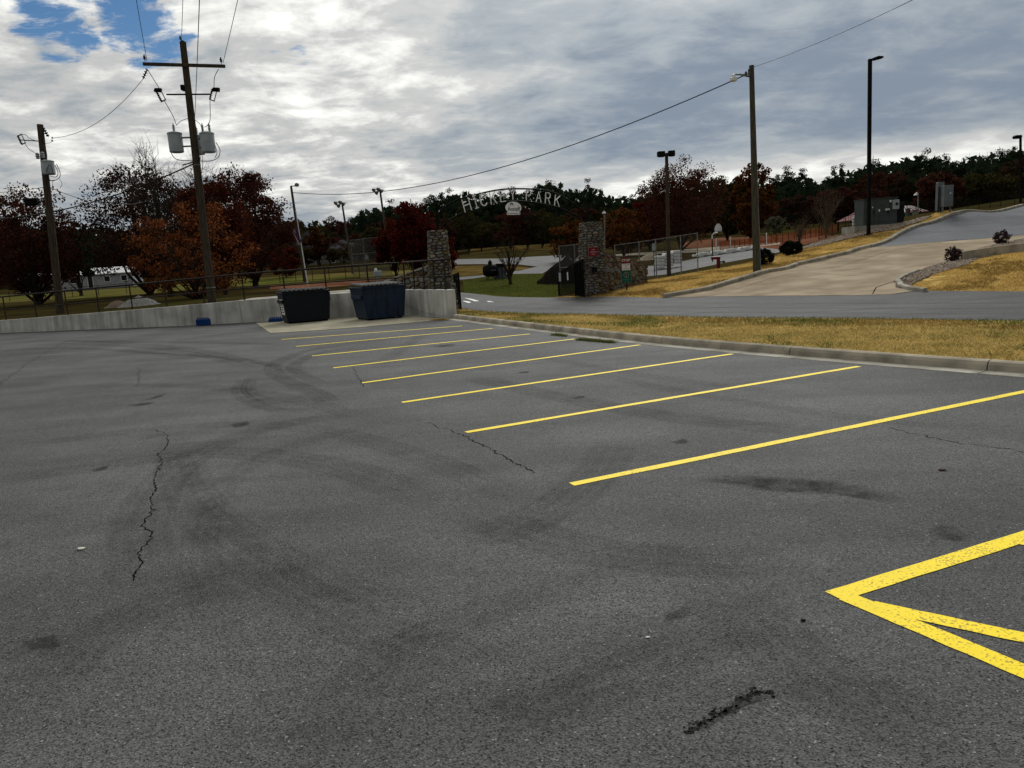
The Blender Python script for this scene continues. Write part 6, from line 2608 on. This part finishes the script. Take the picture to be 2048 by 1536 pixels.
tree_px('crepe_myrtle', 'bare multi-stem crepe myrtle nearest the black round bushes', 1598, 58, 425, 62, .25, 120, .12, LM_BROWN, bark=M_MYRT, tr=.07, shape='vase', seed=38, clusters=34, limbs=26, twig=4)
tree_px('crepe_myrtle', 'taller bare crepe myrtle in front of the iron fence', 1652, 56, 380, 78, .22, 160, .12, LM_BROWN, bark=M_MYRT, tr=.08, shape='vase', seed=39, clusters=40, limbs=30, twig=5)
tree_px('oak_tree', 'deep red tree behind the hilltop electrical panels', 1876, 105, 350, 92, .10, 6000, .32, LM_DKRED, tr=.2, seed=41, clusters=60)
tree_px('oak_tree', 'olive brown tree behind the hilltop fence at right', 1968, 108, 345, 104, .06, 6500, .34, LM_OLIVE, tr=.22, seed=42, clusters=70)
tree_px('maple_tree', 'yellow-brown tree between the two slim field poles', 640, 135, 455, 40, .08, 2500, .4, LM_AMBER, tr=.18, seed=44, clusters=40)


def bush_px(name, label, px, Y, top, wpx, n, ls, mat, seed, flat=.8, stem=True, cat='shrub'):
    base = G(px, Y)
    h = at_y(px, top, Y).z - base.z
    r = wpx / FPX * Y / 2
    rs = np.random.RandomState(seed)
    t = thing(name, label, cat, base)
    cen = rs.normal(size=(60, 3))
    cen /= np.linalg.norm(cen, axis=1)[:, None]
    cen *= rs.uniform(.3, .92, (60, 1)) ** .5 if mat is not LM_BOX else rs.uniform(.75, .88, (60, 1))
    cen = np.column_stack([cen[:, 0] * r, cen[:, 1] * r, h * .5 + cen[:, 2] * h * .48])
    V, F = leaf_cloud(rs, cen, np.full((60, 3), r * .26), n, ls)
    V[:, 2] = np.maximum(V[:, 2], .02)
    arr_mesh('foliage', V, F, mat, t)
    b = MB()
    for k in range(9):
        a = rs.uniform(0, 6.28)
        q = Vector(cen[k])
        b.tube([base + Vector((math.cos(a) * .05, math.sin(a) * .05, -.03)), base + q * .5 + Vector((0, 0, .05)), base + q], [.02, .014, .006], 5)
    b.build('stem', M_BARK, t)


bush_px('round_bush', 'clipped black-green round bush nearest the lamp-arm pole', 1527, 42.5, 498, 40, 6500, .06, LM_BOX, 1)
bush_px('round_bush', 'larger clipped dark bush right of the first round bush', 1583, 47, 483, 44, 7500, .065, LM_BOX, 2)
bush_px('purple_shrub', 'small purple-brown shrub at the near end of the gravel strip', 1906, 33.6, 493, 33, 900, .07, LM_PURPLE, 3)
bush_px('purple_shrub', 'purple-brown shrub farther up the gravel strip near the frame edge', 2003, 39.5, 460, 32, 900, .08, LM_PURPLE, 4)

# far wood: individual pines and broadleaf trees along the ridge, then the closed mass behind them
pines = [make_tree(100 + k, 20, 4.2, 20 * (.22 + .08 * (k % 3)), 4600, .40, LM_PINE, M_BARK, .28, 'pine', 48, 14, spread=.21) for k in range(6)]
broad = [make_tree(200 + k, 14, 4.6, 1.5, 4200, .42, m_, M_BARK, .25, 'round', 46, 6) for k, m_ in enumerate((LM_BROWN, LM_OLIVE, LM_DKRED, LM_PINE, LM_BROWN, LM_OLIVE))]
rs = random.Random(99)
tops = [(-150, 425), (0, 430), (150, 440), (250, 440), (560, 425), (600, 428), (640, 430), (690, 432), (720, 408), (760, 402), (800, 398), (850, 395), (900, 385), (930, 377), (960, 382), (1000, 386), (1050, 375), (1100, 357), (1140, 360), (1180, 358), (1220, 374), (1260, 384), (1300, 370),
        (1430, 346), (1470, 352), (1545, 346), (1600, 334), (1640, 346), (1700, 324), (1735, 315), (1780, 304), (1830, 298), (1880, 299), (1920, 312), (1960, 287), (2000, 292), (2045, 281), (2150, 280), (2250, 285)]
tx, ty = [a for a, _ in tops], [b_ for _, b_ in tops]
ORDW = ('first second third fourth fifth sixth seventh eighth ninth tenth eleventh twelfth thirteenth fourteenth fifteenth sixteenth seventeenth eighteenth nineteenth twentieth '
        'twenty-first twenty-second twenty-third twenty-fourth').split()
ZONES = [(-200, 40, 'at the far left edge'), (40, 250, 'between the far left oaks'), (250, 560, 'behind the orange tree'), (560, 700, 'left of the backstop'), (700, 800, 'above the backstop'), (800, 925, 'behind the dark red trees'),
         (925, 1125, 'behind the arch lettering'), (1125, 1300, 'above the right stone pillar'), (1300, 1430, 'behind the twin floodlights'), (1430, 1545, 'behind the lamp-arm pole'), (1545, 1690, 'above the crepe myrtles'),
         (1690, 1795, 'behind the black lamp post'), (1795, 1920, 'above the electrical panels'), (1920, 2400, 'above the hilltop fence')]
_cnt = {}


def tree_label(kind, px):
    z = next(c for a, b, c in ZONES if a <= px < b)
    k = _cnt[(kind, z)] = _cnt.get((kind, z), 0) + 1
    return '%s %s from left in the wood %s' % (ORDW[k - 1], kind, z)


px = -140.0
while px < 2240:
    left = px < 560
    Y = rs.uniform(185, 215) if left else rs.uniform(150, 182)
    top = float(np.interp(px, tx, ty)) + (rs.uniform(-9, 7) if 880 < px < 1140 else rs.uniform(-9, 24))
    base = G(px, Y)
    h = at_y(px, top, Y).z - base.z
    if 590 <= px < 700:
        me = broad[rs.choice((0, 1, 2, 4))]
        s_ = h / 14
        plant_tree('broadleaf_tree', tree_label('tall brown tree', px), base, me, group='skyline trees of the far wood', rz=rs.uniform(0, 6.28), sc_=s_, sxy=s_ * rs.uniform(.8, 1.1))
    else:
        me = pines[rs.randrange(6)]
        s_ = h / 20
        plant_tree('pine_tree', tree_label('tall dark pine', px), base, me, group='skyline trees of the far wood', rz=rs.uniform(0, 6.28), sc_=s_, sxy=s_ * rs.uniform(.7, 1.1))
    px += rs.uniform(15, 24) if not left else rs.uniform(24, 40)
px = -150.0
while px < 2240:
    Y = rs.uniform(128, 148) if px > 560 else rs.uniform(160, 180)
    top = float(np.interp(px, tx, ty)) + rs.uniform(28, 62)
    base = G(px, Y)
    h = max(3.5, at_y(px, top, Y).z - base.z)
    s_ = h / 14
    plant_tree('broadleaf_tree', tree_label('low broadleaf tree', px), base, broad[rs.randrange(6)], group='lower trees of the far wood', rz=rs.uniform(0, 6.28), sc_=s_, sxy=max(s_, .62) * rs.uniform(.9, 1.25))
    px += rs.uniform(22, 34)


def wood_mass():
    r = np.random.RandomState(5)
    n = 42000
    px = r.uniform(-200, 2300, n)
    Y = r.uniform(188, 225, n)
    hm = np.interp(px, tx, ty) + np.where((px > 890) & (px < 1130), 5, 14)
    Vx, out = [], []
    lo = np.interp(px, [-200, 560, 1050, 1400, 2300], [585, 545, 505, 480, 440])
    f = r.uniform(0, 1, n) ** .9
    py = hm + (lo - hm) * f + r.uniform(0, 18, n)
    x, y = (px - 1024) / FPX, -(py - 768) / FPX
    x, y = x * _c - y * _s, x * _s + y * _c
    dx, dy, dz = x, math.cos(PITCH) + y * math.sin(PITCH), -math.sin(PITCH) + y * math.cos(PITCH)
    P = np.stack([dx / dy * Y, Y, EYE + dz / dy * Y], 1)
    P[:, 2] = np.maximum(P[:, 2], terr_many(P[:, :2]) + .3)
    V, F = leaf_cloud(r, P, np.full((n, 3), .5), n, 1.7)
    o = arr_mesh('distant_wood', V, F, LM_PINE)
    tag(o, 'closed dark mass of the distant wood behind the single trees', None, kind='stuff')


wood_mass()


# ------------------------------------------------------------------ grass blades and loose stones
def scatter(region, n, sel=None, seed=1):
    ob, V, F = GRD[region]
    r = np.random.RandomState(seed)
    tri = V[F]
    ar = np.abs(np.cross(tri[:, 1, :2] - tri[:, 0, :2], tri[:, 2, :2] - tri[:, 0, :2])) / 2
    cen = tri.mean(1)
    w = ar * (sel(cen) if sel is not None else 1.0)
    k = r.choice(len(F), n, p=w / w.sum())
    u, v = r.uniform(0, 1, n), r.uniform(0, 1, n)
    fl = u + v > 1
    u[fl], v[fl] = 1 - u[fl], 1 - v[fl]
    return tri[k, 0] + (tri[k, 1] - tri[k, 0]) * u[:, None] + (tri[k, 2] - tri[k, 0]) * v[:, None], r


def blades(P, r, hmin, hmax, w):
    n = len(P)
    a = r.uniform(0, 2 * np.pi, n)
    h = r.uniform(hmin, hmax, n)
    d = np.stack([np.cos(a), np.sin(a), np.zeros(n)], 1)
    lean = r.normal(size=(n, 3)) * 1.1
    lean[:, 2] = 0
    tip = P + np.column_stack([lean[:, 0] * h, lean[:, 1] * h, h])
    V = np.stack([P - d * w, P + d * w, tip], 1).reshape(-1, 3)
    V[0::3, 2] -= .01
    V[1::3, 2] -= .01
    return V, np.arange(3 * n).reshape(n, 3)


GM_DRY = leaf_mat('dry_blade', [(0.26, 0.155, 0.04), (0.58, 0.40, 0.125), (0.74, 0.56, 0.22)], .3)
GM_MIX = leaf_mat('mixed_blade', [(0.22, 0.145, 0.04), (0.52, 0.36, 0.115), (0.70, 0.53, 0.21), (0.20, 0.155, 0.04)], .3)
GM_BRN = leaf_mat('brown_blade', [(0.10, 0.062, 0.017), (0.25, 0.16, 0.045), (0.38, 0.26, 0.085)], .3)
GM_GREEN = leaf_mat('green_blade', [(0.04, 0.058, 0.013), (0.09, 0.115, 0.025), (0.15, 0.15, 0.04)], .3)
near = lambda c: ((c[:, 1] > 5) & (c[:, 0] < 30)).astype(float) / np.maximum(6, c[:, 1])
P, r = scatter('verge', 130000, near, 1)
def seg_dist(P, line):
    d = np.full(len(P), 1e9)
    for a, b_ in zip(line[:-1], line[1:]):
        a, b_ = np.array(a), np.array(b_)
        ab = b_ - a
        t_ = np.clip(((P[:, :2] - a) @ ab) / (ab @ ab), 0, 1)
        d = np.minimum(d, np.linalg.norm(P[:, :2] - a - t_[:, None] * ab, axis=1))
    return d


def vnoise(P, sc_, seed):
    q = np.random.RandomState(seed)
    v = np.zeros(len(P))
    for o_ in range(4):
        for _ in range(4):
            a = q.uniform(0, 6.28)
            v += np.sin((P[:, 0] * math.cos(a) + P[:, 1] * math.sin(a)) * sc_ * 2 ** o_ * q.uniform(.7, 1.4) + q.uniform(0, 6.28)) / 1.6 ** o_
    return v / v.std()


dr_e = seg_dist(P, ROAD[2:9])
patch = np.sin(P[:, 0] * 1.3 + 2 * np.sin(P[:, 1] * .6)) + np.sin(P[:, 1] * 1.1 + P[:, 0] * .7 + 1.3)
gsel = (dr_e < .28 + .15 * patch) | ((P[:, 0] < 4.5) & (patch > -.1) & (dr_e < 3.2) & (r.uniform(0, 1, len(P)) < .75)) | ((patch > 1.25) & (r.uniform(0, 1, len(P)) < .6))
dk = ~gsel & (dr_e < 1.7 + .5 * patch)
for nm_, sl, mt_, lb_ in (('verge_grass', ~gsel & ~dk, GM_MIX, 'short straw-coloured grass of the verge beside the kerb'), ('verge_brown_grass', dk, GM_BRN, 'darker brown matted grass in the middle of the verge'),
                          ('verge_green_grass', gsel, GM_GREEN, 'green grass patches of the verge along the road edge')):
    V, F = blades(P[sl], r, .02, .085, .009)
    tag(arr_mesh(nm_, V, F, mt_), lb_, kind='stuff')
P, r = scatter('grass_bank', 60000, lambda c: 1 / np.maximum(25, c[:, 1]), 2)
vn = vnoise(P, 1.1, 10)
for nm_, sl, mt_, lb_ in (('bank_grass', (vn > -.35) & (vn < 1.7), GM_DRY, 'golden dry grass of the bank left of the driveway'), ('bank_grass_brown', vn <= -.35, GM_BRN, 'browner matted hollows in the golden dry grass of the bank left of the driveway')):
    V, F = blades(P[sl], r, .03, .10, .014)
    tag(arr_mesh(nm_, V, F, mt_), lb_, kind='stuff')
P, r = scatter('grass_slope', 60000, lambda c: ((c[:, 0] < 34)).astype(float), 3)
vn = vnoise(P, 1.1, 11)
for nm_, sl, mt_, lb_ in (('slope_grass', (vn > -.35) & (vn < 1.7), GM_DRY, 'golden dry grass of the slope right of the driveway'), ('slope_grass_brown', vn <= -.35, GM_BRN, 'browner matted hollows in the golden dry grass of the slope right of the driveway')):
    V, F = blades(P[sl], r, .03, .09, .012)
    tag(arr_mesh(nm_, V, F, mt_), lb_, kind='stuff')
P, r = scatter('lawn', 40000, None, 4)
V, F = blades(P, r, .04, .10, .018)
tag(arr_mesh('lawn_grass', V, F, GM_GREEN), 'green lawn grass inside the gate', kind='stuff')
# weeds: tufts in the verge and in the gutter
for k, (px, py, n, w, hh, lb) in enumerate(((1540, 676, 26, .08, .22, 'green weed tuft in the verge above the kerb joint'), (1654, 688, 34, .12, .22, 'wider green weed tuft right of the first in the verge'),
                                           (1990, 670, 22, .07, .26, 'upright weed tuft in the verge near the frame edge'), (1988, 702, 18, .06, .2, 'small weed tuft just behind the right end of the kerb'),
                                           (1872, 674, 18, .08, .16, 'faint weed tuft in the middle of the verge'), (1146, 650, 20, .1, .12, 'small dark weed behind the middle of the kerb'))):
    c = at_z(px, py, .05)
    c.z = terr(c.x, c.y)
    r = np.random.RandomState(k + 40)
    Pp = np.array(c)[None] + np.column_stack([r.normal(0, w, n), r.normal(0, w * .6, n), np.zeros(n)])
    V, F = blades(Pp, r, hh * .5, hh, .006)
    cc = np.array([c.x, c.y, c.z])
    o = arr_mesh('weed_tuft', V - cc, F, GM_GREEN, loc=cc)
    tag(o, lb, 'weed')
for k, (pts, n, lb) in enumerate((([(1106, 670), (1132, 673)], 420, 'short mat of green grass growing in the gutter'), ([(1158, 680), (1228, 686)], 1100, 'longer mat of green grass growing in the gutter'),
                                 ([(862, 641), (893, 640)], 900, 'dry weeds growing at the pad edge by the end wall'))):
    r = np.random.RandomState(k + 60)
    a, b_ = np.array(at_z(*pts[0])), np.array(at_z(*pts[1]))
    f = r.uniform(0, 1, n)[:, None]
    Pp = a + (b_ - a) * f + np.column_stack([r.normal(0, .045, n), r.normal(0, .05, n), np.full(n, .012)])
    V, F = blades(Pp, r, .02, .07, .007)
    cc = Pp.mean(0)
    tag(arr_mesh('gutter_grass', V - cc, F, GM_GREEN if k < 2 else GM_MIX, loc=cc), lb, kind='stuff')


def rocks(region, n, smin, smax, label, sel=None, seed=1):
    P, r = scatter(region, n, sel, seed)
    base = np.array([(1, 0, 0), (-1, 0, 0), (0, 1, 0), (0, -1, 0), (0, 0, 1), (0, 0, -1)], float)
    fc = np.array([(0, 2, 4), (2, 1, 4), (1, 3, 4), (3, 0, 4), (2, 0, 5), (1, 2, 5), (3, 1, 5), (0, 3, 5)])
    S = r.uniform(smin, smax, (n, 1, 1)) * r.uniform(.6, 1.2, (n, 6, 1))
    a = r.uniform(0, 6.28, n)
    ca, sa = np.cos(a), np.sin(a)
    B = np.repeat(base[None], n, 0) * S
    X = B[:, :, 0] * ca[:, None] - B[:, :, 1] * sa[:, None]
    Yy = B[:, :, 0] * sa[:, None] + B[:, :, 1] * ca[:, None]
    V = np.stack([X, Yy, B[:, :, 2] * .7], 2) + P[:, None] + np.array([0, 0, .02])
    F = (fc[None] + (np.arange(n) * 6)[:, None, None]).reshape(-1, 3)
    tag(arr_mesh('gravel', V.reshape(-1, 3), F, M_ROCKV), label, kind='stuff')


M_ROCKV = leaf_mat('rock_tones', [(0.07, 0.05, 0.04), (0.17, 0.135, 0.105), (0.28, 0.235, 0.19), (0.14, 0.11, 0.09)], 0.0)
rocks('gravel_strip', 7000, .04, .10, 'brown river gravel in the strip along the right of the driveway', lambda c: (c[:, 0] < 40).astype(float), 5)
rocks('gravel_ground', 9000, .05, .13, 'pinkish brown gravel covering the slope below the transformer cabinet', None, 6)


def drape(name, pts, w, mat, parent, lift=.012):
    """thin strip following the ground"""
    D = densify(pts, .4)
    n = len(D)
    vs = []
    for i, p in enumerate(D):
        d = (D[min(i + 1, n - 1)] - D[max(i - 1, 0)]).normalized()
        nr = Vector((-d.y, d.x))
        for s_ in (-.5, .5):
            q = p + nr * (w * s_ * random.uniform(.6, 1.3))
            vs.append((q.x, q.y, terr(q.x, q.y) + lift))
    q = MB()
    q.add(vs, [(2 * i, 2 * i + 1, 2 * i + 3, 2 * i + 2) for i in range(n - 1)])
    return q.build(name, mat, parent)


DRV, RDO = GRD['driveway'][0], GRD['road'][0]
drape('joint', [(6.87, 32.06), (13.41, 25.77), (14.45, 25.92)], .05, M_CRACK, RDO)
for a, b_ in (((1480, 563), (1880, 530)), ((1600, 531), (1950, 502)), ((1690, 510), (2040, 480))):
    p_, q_ = T(*a), T(*b_)
    drape('joint', [(p_.x, p_.y), (q_.x, q_.y)], .022, M_CRACK, DRV)
drape('joint', pxpoly([(1420, 592), (1600, 545), (1790, 500), (1900, 482)]), .022, M_CRACK, DRV)
drape('joint', pxpoly([(1745, 588), (1752, 575), (1775, 567), (1790, 563)]), .03, M_CRACK, DRV)
drape('joint', pxpoly([(1745, 494.5), (2048, 470.5), (2110, 466.5)]), .05, M_CRACK, DRV)
M_TRACK = pm('road_wear', (0.035, 0.036, 0.037), (0.06, 0.06, 0.06), 2.0, .9, obj_coords=False)
for off_ in (1.6, 3.4, 5.2):
    ln = [Vector(p) for p in ROAD[2:9]]
    o_ = offset([tuple(p) for p in ln], off_ if offset([tuple(p) for p in ln], 1)[0].y > ln[0].y else -off_)
    drape('seam', [tuple(p) for p in o_], .035, M_TRACK, RDO)
